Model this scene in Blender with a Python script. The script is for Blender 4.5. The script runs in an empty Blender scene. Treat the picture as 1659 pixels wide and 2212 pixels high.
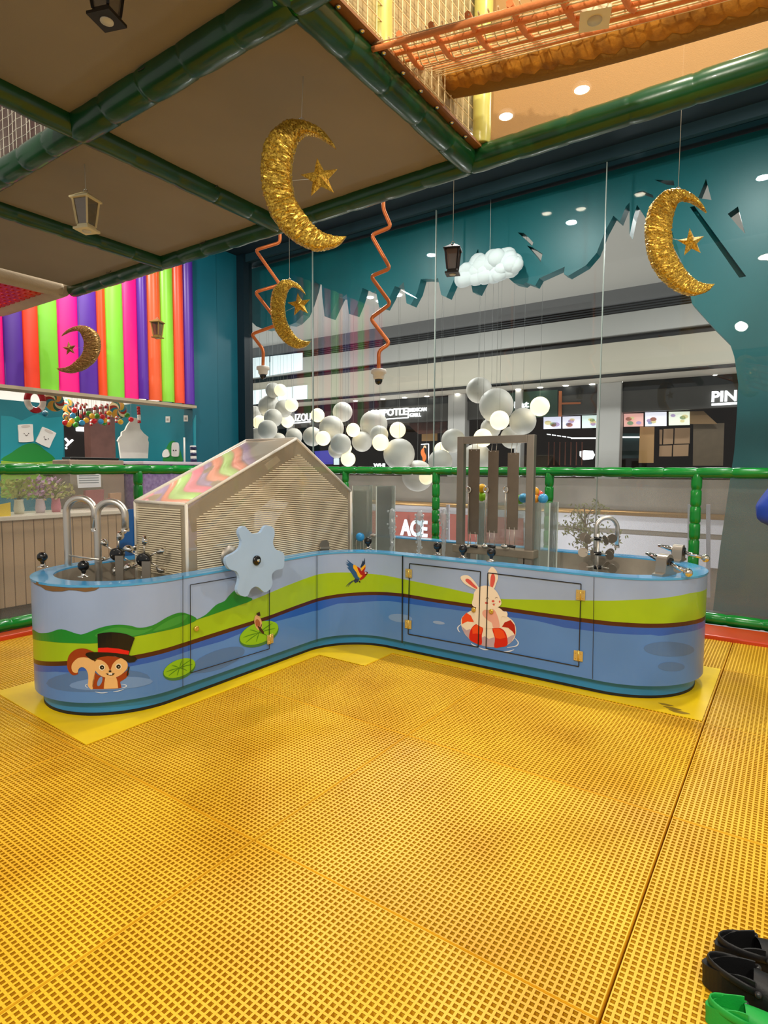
import bpy, bmesh, math, random
import numpy as np
from mathutils import Vector, Matrix
random.seed(7)
S = bpy.context.scene
C = S.collection
PI = math.pi

# ---------------------------------------------------------------- camera
FPX = 1269.7
_yaw, _pit, _rol = math.radians(-34.763), math.radians(-4.157), math.radians(-0.31)
EYE = np.array([0.0, 0.0, 1.376])
FW = np.array([math.sin(_yaw)*math.cos(_pit), math.cos(_yaw)*math.cos(_pit), math.sin(_pit)])
_r = np.array([math.cos(_yaw), -math.sin(_yaw), 0.0]); _d = np.cross(FW, _r)
RT = math.cos(_rol)*_r + math.sin(_rol)*_d
DN = -math.sin(_rol)*_r + math.cos(_rol)*_d
def ray(x, y): return FW + RT*(x-829.5)/FPX + DN*(y-1106)/FPX
def at(x, y, X=None, Y=None, z=None, d=None):
    """point seen at photo pixel (x, y) on the plane X=, Y= or z=, or at depth d"""
    v = ray(x, y)
    if z is not None: t = (z-EYE[2])/v[2]
    elif X is not None: t = (X-EYE[0])/v[0]
    elif Y is not None: t = (Y-EYE[1])/v[1]
    else: t = d
    return Vector(EYE + t*v)
cam = bpy.data.cameras.new('camera')
cam.sensor_fit = 'HORIZONTAL'; cam.sensor_width = 36.0; cam.lens = FPX/1659*36
cam.clip_start = 0.05; cam.clip_end = 200
co = bpy.data.objects.new('camera', cam); C.objects.link(co)
co.matrix_world = Matrix(((RT[0], -DN[0], -FW[0], EYE[0]), (RT[1], -DN[1], -FW[1], EYE[1]), (RT[2], -DN[2], -FW[2], EYE[2]), (0, 0, 0, 1)))
S.camera = co

# ---------------------------------------------------------------- world, exposure, room lamps
W = bpy.data.worlds.new('world'); S.world = W; W.use_nodes = True
W.node_tree.nodes['Background'].inputs[0].default_value = (1.0, 0.95, 0.89, 1)
W.node_tree.nodes['Background'].inputs[1].default_value = 0.36
S.view_settings.view_transform = 'Standard'; S.view_settings.look = 'None'
S.view_settings.exposure = 0.22; S.view_settings.gamma = 1; S.view_settings.use_curve_mapping = False
def area(name, loc, size, power, col=(1, .9, .75), look=None, spread=PI):
    l = bpy.data.lights.new(name, 'AREA'); l.shape = 'DISK'; l.size = size; l.energy = power; l.color = col; l.spread = spread
    o = bpy.data.objects.new(name, l); C.objects.link(o); o.location = loc
    t = Vector(look) if look else Vector(loc)-Vector((0, 0, 1))
    o.rotation_euler = (t-Vector(loc)).to_track_quat('-Z', 'Y').to_euler()
    return o
WARM = (1, .92, .78); NEUT = (1, .96, .9)
# hall downlights behind and beside the camera, over the open part of the hall
area('hall_lamp', (1.6, -0.9, 4.3), .22, 95, WARM, (-1.6, 2.4, 0))
area('hall_lamp', (-1.0, -1.9, 4.3), .22, 100, WARM, (-2.0, 2.0, 0))
area('hall_lamp', (1.9, 2.4, 4.3), .22, 30, WARM, (-1.2, 3.0, 0))
# downlights between the deck and the window
for lx, ly in ((-0.4, 4.7), (-2.4, 4.7), (-4.4, 4.7)):
    area('window_lamp', (lx, ly, 4.44), .12, 48, NEUT)
area('deck_lamp', (-0.4, 2.1, 4.4), .3, 30, (1, .88, .68))
area('candy_lamp', (-5.6, 3.4, 4.4), .3, 42, NEUT, (-6.8, 3.6, 2.2))
area('shop_lamp', (-7.6, 3.6, 2.30), .5, 25, NEUT)
# the mall atrium outside
for lx in (-13, -7, -1):
    area('atrium_lamp', (lx, 10.5, 5.2), 1.2, 190, (1, .97, .93))
for lx in (-15, -9, -4):
    area('atrium_lower_lamp', (lx, 10.5, 0.2), 1.5, 45, (1, .97, .95), (lx, 14, -2))
    area('atrium_ceiling_fill', (lx, 11.0, -2.0), 1.5, 115, (1, .97, .93), (lx, 11, 5))  # added fill from below, no fixture known there, brightens the mall ceiling

# ---------------------------------------------------------------- materials
def lin(h):
    if isinstance(h, str):
        h = [int(h[i:i+2], 16)/255 for i in (0, 2, 4)]
        return tuple(c/12.92 if c <= .04045 else ((c+.055)/1.055)**2.4 for c in h)
    return tuple(h)
MATS = {}
def mat(name, col, rough=.5, metal=0.0, var=0.0, vscale=6.0, bump=0.0, bscale=60.0, emit=None, estr=0.0, alpha=None, trans=None, col2=None, coat=0.0, spec=None):
    """procedural principled material; var/col2 = noise mottling, bump = fine relief, trans = share of clear see-through"""
    if name in MATS: return MATS[name]
    m = bpy.data.materials.new(name); m.use_nodes = True; nt = m.node_tree; N = nt.nodes; L = nt.links
    b = N['Principled BSDF']; c = lin(col)
    b.inputs['Roughness'].default_value = rough; b.inputs['Metallic'].default_value = metal
    b.inputs['Coat Weight'].default_value = coat
    if spec is not None: b.inputs['Specular IOR Level'].default_value = spec
    b.inputs['Base Color'].default_value = (*c, 1)
    tc = N.new('ShaderNodeTexCoord')
    if var or col2:
        n = N.new('ShaderNodeTexNoise'); n.inputs['Scale'].default_value = vscale; n.inputs['Detail'].default_value = 4
        L.new(tc.outputs['Object'], n.inputs['Vector'])
        r = N.new('ShaderNodeMapRange'); r.inputs[1].default_value = .35; r.inputs[2].default_value = .68
        L.new(n.outputs['Fac'], r.inputs[0])
        mx = N.new('ShaderNodeMix'); mx.data_type = 'RGBA'
        c2 = lin(col2) if col2 else tuple(x*(1-var) for x in c)
        mx.inputs[6].default_value = (*c, 1); mx.inputs[7].default_value = (*c2, 1)
        L.new(r.outputs[0], mx.inputs[0]); L.new(mx.outputs[2], b.inputs['Base Color'])
    if bump:
        n = N.new('ShaderNodeTexNoise'); n.inputs['Scale'].default_value = bscale; n.inputs['Detail'].default_value = 3
        L.new(tc.outputs['Object'], n.inputs['Vector'])
        bp = N.new('ShaderNodeBump'); bp.inputs['Strength'].default_value = bump; bp.inputs['Distance'].default_value = .004
        L.new(n.outputs['Fac'], bp.inputs['Height']); L.new(bp.outputs[0], b.inputs['Normal'])
    if emit:
        b.inputs['Emission Color'].default_value = (*lin(emit), 1); b.inputs['Emission Strength'].default_value = estr
    if trans:
        t = N.new('ShaderNodeBsdfTransparent'); ms = N.new('ShaderNodeMixShader'); ms.inputs[0].default_value = trans
        L.new(b.outputs[0], ms.inputs[1]); L.new(t.outputs[0], ms.inputs[2]); L.new(ms.outputs[0], N['Material Output'].inputs[0])
    MATS[name] = m; return m
def glass(name, tint=(.95, .98, .98), refl=1.45, boost=.0, rough=0.0, haze=None):
    if name in MATS: return MATS[name]
    m = bpy.data.materials.new(name); m.use_nodes = True; nt = m.node_tree; N = nt.nodes; L = nt.links
    N.remove(N['Principled BSDF'])
    t = N.new('ShaderNodeBsdfTransparent'); t.inputs[0].default_value = (*tint, 1)
    g = N.new('ShaderNodeBsdfGlossy'); g.inputs['Roughness'].default_value = rough; g.inputs[0].default_value = (1, 1, 1, 1)
    lw = N.new('ShaderNodeFresnel'); lw.inputs[0].default_value = refl
    ad = N.new('ShaderNodeMath'); ad.operation = 'ADD'; ad.inputs[1].default_value = boost; ad.use_clamp = True
    L.new(lw.outputs[0], ad.inputs[0])
    ms = N.new('ShaderNodeMixShader'); L.new(ad.outputs[0], ms.inputs[0]); L.new(t.outputs[0], ms.inputs[1]); L.new(g.outputs[0], ms.inputs[2])
    out = ms
    if haze:
        df = N.new('ShaderNodeBsdfDiffuse'); df.inputs[0].default_value = (*lin(haze[0]), 1)
        m2 = N.new('ShaderNodeMixShader'); m2.inputs[0].default_value = haze[1]
        L.new(ms.outputs[0], m2.inputs[1]); L.new(df.outputs[0], m2.inputs[2]); out = m2
    L.new(out.outputs[0], N['Material Output'].inputs[0])
    MATS[name] = m; return m
def glitter(name, c1, c2, scale=220):
    if name in MATS: return MATS[name]
    m = mat(name, c1, .32, .6); nt = m.node_tree; N = nt.nodes; L = nt.links; b = N['Principled BSDF']
    tc = N.new('ShaderNodeTexCoord'); v = N.new('ShaderNodeTexVoronoi'); v.inputs['Scale'].default_value = scale
    L.new(tc.outputs['Object'], v.inputs['Vector'])
    sp = N.new('ShaderNodeSeparateColor'); L.new(v.outputs['Color'], sp.inputs[0])
    mx = N.new('ShaderNodeMix'); mx.data_type = 'RGBA'; mx.inputs[6].default_value = (*lin(c1), 1); mx.inputs[7].default_value = (*lin(c2), 1)
    L.new(sp.outputs[0], mx.inputs[0]); L.new(mx.outputs[2], b.inputs['Base Color'])
    bp = N.new('ShaderNodeBump'); bp.inputs['Strength'].default_value = 1.0; bp.inputs['Distance'].default_value = .02
    L.new(sp.outputs[1], bp.inputs['Height']); L.new(bp.outputs[0], b.inputs['Normal'])
    return m

# ---------------------------------------------------------------- mesh builder
class MB:
    def __init__(s): s.v = []; s.f = []; s.sm = []
    def add(s, vs, fs, smooth=False):
        o = len(s.v); s.v += [tuple(p) for p in vs]; s.f += [tuple(i+o for i in f) for f in fs]; s.sm += [smooth]*len(fs); return s
    def box(s, lo, hi, M=None):
        x0, y0, z0 = lo; x1, y1, z1 = hi
        vs = [Vector(p) for p in ((x0,y0,z0),(x1,y0,z0),(x1,y1,z0),(x0,y1,z0),(x0,y0,z1),(x1,y0,z1),(x1,y1,z1),(x0,y1,z1))]
        if M: vs = [M @ p for p in vs]
        return s.add(vs, [(3,2,1,0),(4,5,6,7),(0,1,5,4),(1,2,6,5),(2,3,7,6),(3,0,4,7)])
    def rbox(s, lo, hi, b=.01, M=None):
        """box with chamfered vertical and horizontal edges"""
        bm = bmesh.new(); bmesh.ops.create_cube(bm, size=1)
        for v in bm.verts: v.co = Vector([lo[i]+(v.co[i]+.5)*(hi[i]-lo[i]) for i in range(3)])
        bmesh.ops.bevel(bm, geom=bm.edges[:], offset=b, segments=2, affect='EDGES', profile=.6)
        if M: bmesh.ops.transform(bm, matrix=M, verts=bm.verts)
        bm.verts.index_update(); s.add([v.co.copy() for v in bm.verts], [[v.index for v in f.verts] for f in bm.faces], False); bm.free(); return s
    def bar(s, a, b, w, h=None, up=(0, 0, 1)):
        a = Vector(a); b = Vector(b); h = h or w; t = (b-a).normalized(); u = Vector(up)
        if abs(t.dot(u)) > .99: u = Vector((0, 1, 0))
        n = t.cross(u).normalized(); u = n.cross(t)
        q = [n*w/2*i+u*h/2*j for i, j in ((-1,-1),(1,-1),(1,1),(-1,1))]
        return s.add([a+p for p in q]+[b+p for p in q], [(3,2,1,0),(4,5,6,7),(0,1,5,4),(1,2,6,5),(2,3,7,6),(3,0,4,7)])
    def tube(s, path, r, n=12, caps=True, closed=False, sect=None, smooth=True, up=None):
        P = [Vector(p) for p in path]; k = len(P)
        R = list(r) if hasattr(r, '__len__') else [r]*k
        T = []
        for i in range(k):
            a = P[(i-1) % k] if (closed or i) else P[0]; b = P[(i+1) % k] if (closed or i < k-1) else P[-1]
            T.append((b-a).normalized())
        u = Vector(up) if up else (Vector((0, 0, 1)) if abs(T[0].z) < .9 else Vector((1, 0, 0)))
        u = (u-T[0]*u.dot(T[0])).normalized(); vs = []
        for i in range(k):
            u = u-T[i]*u.dot(T[i]); u = u.normalized() if u.length > 1e-6 else T[i].orthogonal().normalized()
            w = T[i].cross(u)
            for j in range(n):
                a = 2*PI*j/n
                cx, cy = (math.cos(a), math.sin(a)) if not sect else sect(i, a)
                vs.append(P[i]+(u*cx+w*cy)*R[i])
        fs = []
        for i in range(k if closed else k-1):
            for j in range(n):
                a = i*n+j; b = i*n+(j+1) % n; c = ((i+1) % k)*n+(j+1) % n; d = ((i+1) % k)*n+j
                fs.append((a, b, c, d))
        s.add(vs, fs, smooth)
        if caps and not closed:
            o = len(s.v)-len(vs); s.f += [tuple(o+j for j in range(n-1, -1, -1)), tuple(o+(k-1)*n+j for j in range(n))]; s.sm += [False, False]
        return s
    def lathe(s, prof, n=20, M=None, smooth=True):
        vs = []; fs = []; k = len(prof)
        for r, z in prof:
            for j in range(n):
                a = 2*PI*j/n; p = Vector((max(r, 1e-5)*math.cos(a), max(r, 1e-5)*math.sin(a), z)); vs.append(M @ p if M else p)
        for i in range(k-1):
            for j in range(n): fs.append((i*n+j, i*n+(j+1) % n, (i+1)*n+(j+1) % n, (i+1)*n+j))
        return s.add(vs, fs, smooth)
    def ball(s, c, r, n=16, sc=(1, 1, 1)):
        m = max(6, n//2); M = Matrix.Translation(c) @ Matrix.Diagonal((*sc, 1))
        return s.lathe([(r*math.sin(PI*i/m), -r*math.cos(PI*i/m)) for i in range(m+1)], n, M)
    def cyl(s, a, b, r, n=16, r2=None):
        return s.tube([a, b], [r, r2 if r2 is not None else r], n)
    def poly(s, loops, frame, t0, t1):
        """flat outline (with holes) in a plane frame(u, v, w)->point, extruded from w=t0 to t1"""
        bm = bmesh.new(); nv = []
        for lp in loops:
            vv = [bm.verts.new((p[0], p[1], 0)) for p in lp]; nv.append(vv)
            for i in range(len(vv)): bm.edges.new((vv[i], vv[(i+1) % len(vv)]))
        bmesh.ops.triangle_fill(bm, use_beauty=True, use_dissolve=False, edges=bm.edges[:], normal=(0, 0, 1))
        bm.verts.index_update(); k = len(bm.verts)
        V2 = [(v.co.x, v.co.y) for v in bm.verts]; F = [[v.index for v in f.verts] for f in bm.faces]
        L = [[v.index for v in vv] for vv in nv]; bm.free()
        vs = [frame(u, v, t0) for u, v in V2]+[frame(u, v, t1) for u, v in V2]
        fs = [f[::-1] for f in F]+[[i+k for i in f] for f in F]
        for l in L:
            for i in range(len(l)):
                a, b = l[i], l[(i+1) % len(l)]; fs.append((a, b, b+k, a+k))
        return s.add(vs, fs)
    def mesh(s, name, m):
        me = bpy.data.meshes.new(name); me.from_pydata(s.v, [], s.f); me.validate()
        if len(me.polygons) == len(s.sm): me.polygons.foreach_set('use_smooth', s.sm)
        bm = bmesh.new(); bm.from_mesh(me); bmesh.ops.recalc_face_normals(bm, faces=bm.faces); bm.to_mesh(me); bm.free()
        me.materials.append(m); return me
    def build(s, name, m, parent=None):
        return put(name, s.mesh(name, m), parent)
def put(name, me, parent=None, loc=None):
    """link a mesh as an object; origin moved to the mesh's own base centre"""
    o = bpy.data.objects.new(name, me); C.objects.link(o)
    if me is not None and loc is None and len(me.vertices) and me.users == 1:
        n = len(me.vertices); a = np.empty(n*3, 'f'); me.vertices.foreach_get('co', a); a = a.reshape(-1, 3)
        lo, hi = a.min(0), a.max(0); c = Vector((float((lo[0]+hi[0])/2), float((lo[1]+hi[1])/2), float(lo[2])))
        me.transform(Matrix.Translation(-c)); o.location = c
    if loc is not None: o.location = loc
    if parent is not None:
        o.parent = parent
        o.location = Vector(o.location)-world_loc(parent)
    return o
def world_loc(o):
    p = Vector((0, 0, 0))
    while o is not None: p += Vector(o.location); o = o.parent
    return p
def tag(o, label=None, cat=None, group=None, kind=None):
    if label: o['label'] = label
    if cat: o['category'] = cat
    if group: o['group'] = group
    if kind: o['kind'] = kind
    return o
def thing(name, label, cat, loc=(0, 0, 0), group=None):
    o = bpy.data.objects.new(name, None); C.objects.link(o); o.location = loc; o.empty_display_size = .05
    return tag(o, label, cat, group)
def struct(name, mb, m): return tag(mb.build(name, m), kind='structure')
def text_mesh(txt, size, m, ext=.01, off=0.0):
    cu = bpy.data.curves.new('lettering', 'FONT'); cu.body = txt; cu.size = size; cu.extrude = ext; cu.offset = off; cu.resolution_u = 3
    ob = bpy.data.objects.new('lettering', cu); me = bpy.data.meshes.new_from_object(ob)
    bpy.data.objects.remove(ob); bpy.data.curves.remove(cu); me.materials.append(m); return me
def fit_text(name, txt, m, p0, p1, parent, ext=.01, off=0.0, axis='X', h=None):
    """lettering filling the box from lower-left p0 to upper-right p1 on a wall whose width runs along axis"""
    me = text_mesh(txt, 1, m, ext, off); a = np.array([v.co[:] for v in me.vertices]); lo, hi = a.min(0), a.max(0)
    p0 = Vector(p0); p1 = Vector(p1); w = (p1.x-p0.x) if axis == 'X' else (p1.y-p0.y); hh = p1.z-p0.z
    sx, sy = w/(hi[0]-lo[0]), hh/(hi[1]-lo[1])
    for v in me.vertices:
        u = (v.co.x-lo[0])*sx; q = (v.co.y-lo[1])*sy
        v.co = (p0.x+u, p0.y-v.co.z-ext, p0.z+q) if axis == 'X' else (p0.x+v.co.z+ext, p0.y+u, p0.z+q)
    return put(name, me, parent)
def spline(pts, n=8, closed=False):
    """Catmull-Rom through 2-D or 3-D points"""
    P = [np.array(p, float) for p in pts]; k = len(P); out = []
    rng = range(k) if closed else range(k-1)
    for i in rng:
        p0 = P[(i-1) % k] if (closed or i) else P[0]; p1 = P[i]; p2 = P[(i+1) % k]; p3 = P[(i+2) % k] if (closed or i+2 < k) else P[-1]
        for j in range(n):
            t = j/n; out.append(.5*((2*p1)+(-p0+p2)*t+(2*p0-5*p1+4*p2-p3)*t*t+(-p0+3*p1-3*p2+p3)*t**3))
    if not closed: out.append(P[-1])
    return out
ORD = ['first', 'second', 'third', 'fourth', 'fifth', 'sixth', 'seventh', 'eighth', 'ninth', 'tenth', 'eleventh', 'twelfth', 'thirteenth', 'fourteenth', 'fifteenth', 'sixteenth', 'seventeenth', 'eighteenth', 'nineteenth', 'twentieth', 'twenty-first', 'twenty-second', 'twenty-third', 'twenty-fourth', 'twenty-fifth', 'twenty-sixth', 'twenty-seventh', 'twenty-eighth', 'twenty-ninth', 'thirtieth', 'thirty-first', 'thirty-second', 'thirty-third', 'thirty-fourth']

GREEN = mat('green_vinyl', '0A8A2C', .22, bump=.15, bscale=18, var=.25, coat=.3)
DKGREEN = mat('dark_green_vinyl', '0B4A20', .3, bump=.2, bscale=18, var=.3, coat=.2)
STEEL = mat('stainless_steel', 'DAD4CA', .33, .92, bump=.04, bscale=120)
BRUSH = mat('brushed_steel', 'A39A8E', .45, .85, bump=.08, bscale=160, var=.15)
CHROME = mat('chrome', 'E6E2DA', .08, 1.0)
BRASS = mat('brass', 'E0BE5A', .3, .7)
BLACK = mat('black_plastic', '0C0C0E', .25, coat=.3)
RUBBER = mat('black_rubber', '101012', .6)
WHITE = mat('white_plastic', 'E8E4DC', .4)
TEAL = mat('teal_paint', '05747C', .45, var=.12, vscale=2)
CORD = mat('thin_cord', 'C8C8C0', .6)
# ================================================================ FLOOR
YEL = mat('yellow_grating_plastic', 'F8C82E', .45, col2='E2A81A', vscale=1.6, bump=.12, bscale=90)
floor = struct('floor', MB().box((-9.8, -1.5, -.10), (2.2, 6.05, -.045)), mat('dark_subfloor', '0E0A05', .9, var=.5, vscale=9))
PX, PY, NX, NY = 1.245, 1.062, 62, 53
def grating_mesh(nx, ny):
    # moulded bars are wide at the tread and taper to the underside
    b = MB(); g = .005; px, py = (PX-2*g)/nx, (PY-2*g)/ny; w = .0072; n_ = .0028; d = .036
    F = [(3,2,1,0),(4,5,6,7),(0,1,5,4),(1,2,6,5),(2,3,7,6),(3,0,4,7)]; H = [F[0]]+[(i, (i+1) % 4, (i+1) % 4+4, i+4) for i in (0, 1, 2, 3)]+[(i+4, (i+1) % 4+4, (i+1) % 4+8, i+8) for i in range(4)]+[(8, 9, 10, 11)]
    for i in range(nx+1):
        x = g+i*px; a, c = (x-w/2 if i else x), (x+w/2 if i < nx else x)
        b.add([(x-n_/2, g, -d), (x+n_/2, g, -d), (x+n_/2, PY-g, -d), (x-n_/2, PY-g, -d), (x-n_/2, g, -.0055), (x+n_/2, g, -.0055), (x+n_/2, PY-g, -.0055), (x-n_/2, PY-g, -.0055), (a, g, 0), (c, g, 0), (c, PY-g, 0), (a, PY-g, 0)], H)
    for j in range(ny+1):
        y = g+j*py; a, c = (y-w/2 if j else y), (y+w/2 if j < ny else y); t = -.0006
        b.add([(g, y-n_/2, -d), (PX-g, y-n_/2, -d), (PX-g, y+n_/2, -d), (g, y+n_/2, -d), (g, y-n_/2, -.0055), (PX-g, y-n_/2, -.0055), (PX-g, y+n_/2, -.0055), (g, y+n_/2, -.0055), (g, a, t), (PX-g, a, t), (PX-g, c, t), (g, c, t)], H)
    return b.mesh('grating_panel', YEL)
gme = grating_mesh(NX, NY)
for i in range(-4, 2):
    for j in range(-1, 5):
        x0 = -.337+PX*i; y0 = 1.445+PY*j
        if i in (-3, -2) and j == 3: continue        # wholly under the play table
        if x0 < -5.4 or y0 > 5.5: continue
        o = bpy.data.objects.new('grating_panel', gme); C.objects.link(o); o.parent = floor
        o.location = Vector((x0, y0, random.uniform(-.001, .001)))-Vector(floor.location)
# yellow cover sheets under the table
YSH = mat('yellow_cover_sheet', 'FFD800', .42, col2='F0C600', vscale=3.5, bump=.05)
fr = lambda u, v, w: Vector((u, v, w))
cs = MB().poly([[(-2.823, 1.483), (-2.823, 3.236), (-2.405, 3.236), (-2.405, 3.588), (-.351, 3.588), (-.351, 4.626), (-3.95, 4.626), (-3.95, 1.53)]], fr, .0005, .004)
cs.build('cover_sheet', YSH, floor)
SHADOW = mat('painted_shadow_brown', '9A7A10', .6)  # soft cast shadow on the cover sheet, painted as flat brown patches
for px, py, r in ((1452, 1530, .035), (1438, 1522, .03), (1467, 1538, .04)):
    p = at(px, py, z=.0045)
    MB().poly([[(p.x+r*1.3*math.cos(a)*(1+.2*math.sin(3*a)), p.y+r*.5*math.sin(a)) for a in [i*PI/10 for i in range(20)]]], fr, .0041, .0046).build('painted_shadow', SHADOW, floor)

# ================================================================ PADDED BARRIERS
def padded(a, b, r, step=.27, seed=0, n=14, pinch=.9):
    """foam-padded tube with ties pinching it at intervals"""
    a = Vector(a); b = Vector(b); L = (b-a).length; rnd = random.Random(seed); P = []; R = []
    k = max(1, round(L/step)); T = (b-a).normalized()
    for i in range(k):
        for f, q in ((.0, pinch), (.03, pinch+.01), (.09, 1.0), (.3, 1.02), (.6, 1.0), (.91, 1.0), (.97, pinch+.01)):
            P.append(a+T*((i+f)/k*L)+Vector((rnd.uniform(-1, 1), rnd.uniform(-1, 1), rnd.uniform(-1, 1)))*r*.015); R.append(r*q*rnd.uniform(.985, 1.015))
    P.append(b); R.append(r*pinch)
    return MB().tube(P, R, n)
def mesh_panel_mat():
    m = mat('white_safety_mesh', '98938A', .8); nt = m.node_tree; N = nt.nodes; L = nt.links
    tc = N.new('ShaderNodeTexCoord'); t = N.new('ShaderNodeBsdfTransparent'); ms = N.new('ShaderNodeMixShader')
    br = N.new('ShaderNodeTexChecker'); br.inputs['Scale'].default_value = 260
    L.new(tc.outputs['Object'], br.inputs['Vector'])
    mr = N.new('ShaderNodeMapRange'); mr.inputs[3].default_value = .55; mr.inputs[4].default_value = .8
    L.new(br.outputs['Fac'], mr.inputs[0]); L.new(mr.outputs[0], ms.inputs[0])
    L.new(N['Principled BSDF'].outputs[0], ms.inputs[1]); L.new(t.outputs[0], ms.inputs[2]); L.new(ms.outputs[0], N['Material Output'].inputs[0])
    return m
MESH = mesh_panel_mat()
RED = mat('red_vinyl', 'D0441A', .35, var=.1)
RZ, RR = 1.36, .047
def barrier(label, A, B, posts, loc):
    t = thing('padded_barrier', label, 'barrier', loc)
    padded((*A, RZ), (*B, RZ), RR, seed=1).build('top_rail', GREEN, t)
    padded((*A, .075), (*B, .075), RR*1.1, seed=2).build('bottom_rail', GREEN, t)
    for i, p in enumerate(posts): padded((*p, .02), (*p, RZ), RR*.95, .155, seed=5+i, pinch=.84).build('post', GREEN, t)
    a = Vector((*A, 0)); b = Vector((*B, 0)); d = (b-a).normalized()*.0
    MB().add([(A[0], A[1], .1), (B[0], B[1], .1), (B[0], B[1], RZ-.02), (A[0], A[1], RZ-.02)], [(0, 1, 2, 3)]).build('mesh_panel', MESH, t)
    return t
bl = barrier('green padded barrier with mesh in front of the candy shop counter', (-5.3, .6), (-5.3, 5.87), [(-5.3, 2.06), (-5.3, 3.38), (-5.3, 4.7)], (-5.3, 3.2, 0))
brr = barrier('green padded barrier with mesh below the mall window', (-5.3, 5.87), (1.2, 5.87), [(-4.67, 5.87), (-3.35, 5.87), (-2.03, 5.87), (-.70, 5.87), (.62, 5.87)], (-2, 5.87, 0))
MB().rbox((-5.24, 5.42, -.02), (1.2, 5.80, .035), .012).build('red_base_pad', RED, brr)
MB().rbox((-5.24, .6, -.02), (-5.1, 5.3, .035), .012).build('red_base_pad', RED, bl)

# ================================================================ PLAY DECK OVERHEAD
GX = (-5.3, -4.04, -2.8, -1.44); GY = (.2, 1.53, 2.83); DZ = 2.955; BR = .06
deck = thing('play_deck', 'overhead beige play deck framed by dark green padded beams', 'play deck', (-3, 1.6, 2.9))
BEIGE = mat('beige_deck_board', '94866E', .75, var=.12, vscale=1.5, bump=.1, bscale=200)
for i, j in ((2, 0), (2, 1), (1, 1), (0, 1)):
    MB().rbox((GX[i]+.01, GY[j]+.01, 2.965), (GX[i+1]-.01, GY[j+1]-.01, 3.02), .008).build('deck_panel', BEIGE, deck)
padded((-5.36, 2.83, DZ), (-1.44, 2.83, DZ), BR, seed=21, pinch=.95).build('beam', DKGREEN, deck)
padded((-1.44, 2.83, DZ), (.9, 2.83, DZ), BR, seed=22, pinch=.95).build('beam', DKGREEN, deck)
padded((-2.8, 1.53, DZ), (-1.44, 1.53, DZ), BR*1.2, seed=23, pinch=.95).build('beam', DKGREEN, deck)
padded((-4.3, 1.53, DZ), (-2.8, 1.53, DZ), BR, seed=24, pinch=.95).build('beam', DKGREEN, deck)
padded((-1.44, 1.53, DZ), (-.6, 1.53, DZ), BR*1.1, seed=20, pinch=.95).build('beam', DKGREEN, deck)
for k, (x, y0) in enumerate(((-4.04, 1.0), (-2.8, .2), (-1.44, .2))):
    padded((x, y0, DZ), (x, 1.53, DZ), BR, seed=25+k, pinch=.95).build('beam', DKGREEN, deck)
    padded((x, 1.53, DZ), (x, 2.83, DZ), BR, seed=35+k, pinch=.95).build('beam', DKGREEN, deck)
padded((-1.44, 1.5, 2.9), (-1.44, 1.5, 4.4), .05, seed=41, pinch=.95).build('post', GREEN, deck)
# loose cable ties on the beams
TIE = mat('cable_tie', '2A2A20', .5)
for px, py in ((320, 138), (470, 400), (765, 420), (160, 497), (445, 520), (240, 585)):
    p = at(px, py, z=2.963); MB().tube(spline([p, p+Vector((-.02, -.01, -.015)), p+Vector((-.05, -.01, -.012)), p+Vector((-.07, .005, -.002))], 5), .0025, 6).build('cable_tie', TIE, deck)
# red perforated floor bay with a beige foam rim
bay = thing('perforated_bay', 'red perforated floor panel with beige foam rim at deck corner', 'play panel', (-6, 2.2, 2.9))
FOAM = mat('beige_foam', 'C9B494', .9, bump=.5, bscale=70, var=.1)
padded((-5.42, 1.0, 2.95), (-5.42, 2.75, 2.95), .065, .9, seed=51, pinch=.98).build('foam_rim', FOAM, bay)
padded((-6.62, 2.75, 2.95), (-5.38, 2.75, 2.95), .065, .9, seed=52, pinch=.98).build('foam_rim', FOAM, bay)
rp = MB(); RPM = mat('red_perforated_plastic', 'D8330C', .4)
for i in range(12): rp.box((-6.6+i*.1, 1.0, 2.93), (-6.6+i*.1+.055, 2.70, 2.945))
for j in range(34): rp.box((-6.6, 1.0+j*.05, 2.931), (-5.45, 1.0+j*.05+.024, 2.944))
rp.build('perforated_panel', RPM, bay)
MB().box((-6.6, 1.0, 3.12), (-5.45, 2.72, 3.13)).build('upper_liner', mat('pale_liner', 'D9CDB8', .8), bay)

# white rope netting over the open bay behind the deck corner
def net_lines(us, vs, f, r, n=5):
    b = MB()
    for u in us: b.tube([f(u, v) for v in vs], r, n)
    for v in vs: b.tube([f(u, v) for u in us], r, n)
    return b
NETW = mat('white_net_rope', 'CFC8B8', .8)
nt_ = thing('white_net', 'white rope safety net in the open bay at top left', 'net', (-3.4, 1.5, 3))
net_lines([-4.2+i*.048 for i in range(30)], [3.0+i*.048 for i in range(24)], lambda u, v: Vector((u, 1.50+.004*math.sin(u*40), v)), .0022, 4).build('rope_grid', NETW, nt_)
MB().box((-4.6, 1.9, 3.02), (-2.9, 1.95, 4.2)).build('liner_board', mat('dim_liner', '8A7A6E', .8, col2='5A3A34', vscale=3), nt_)

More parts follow.
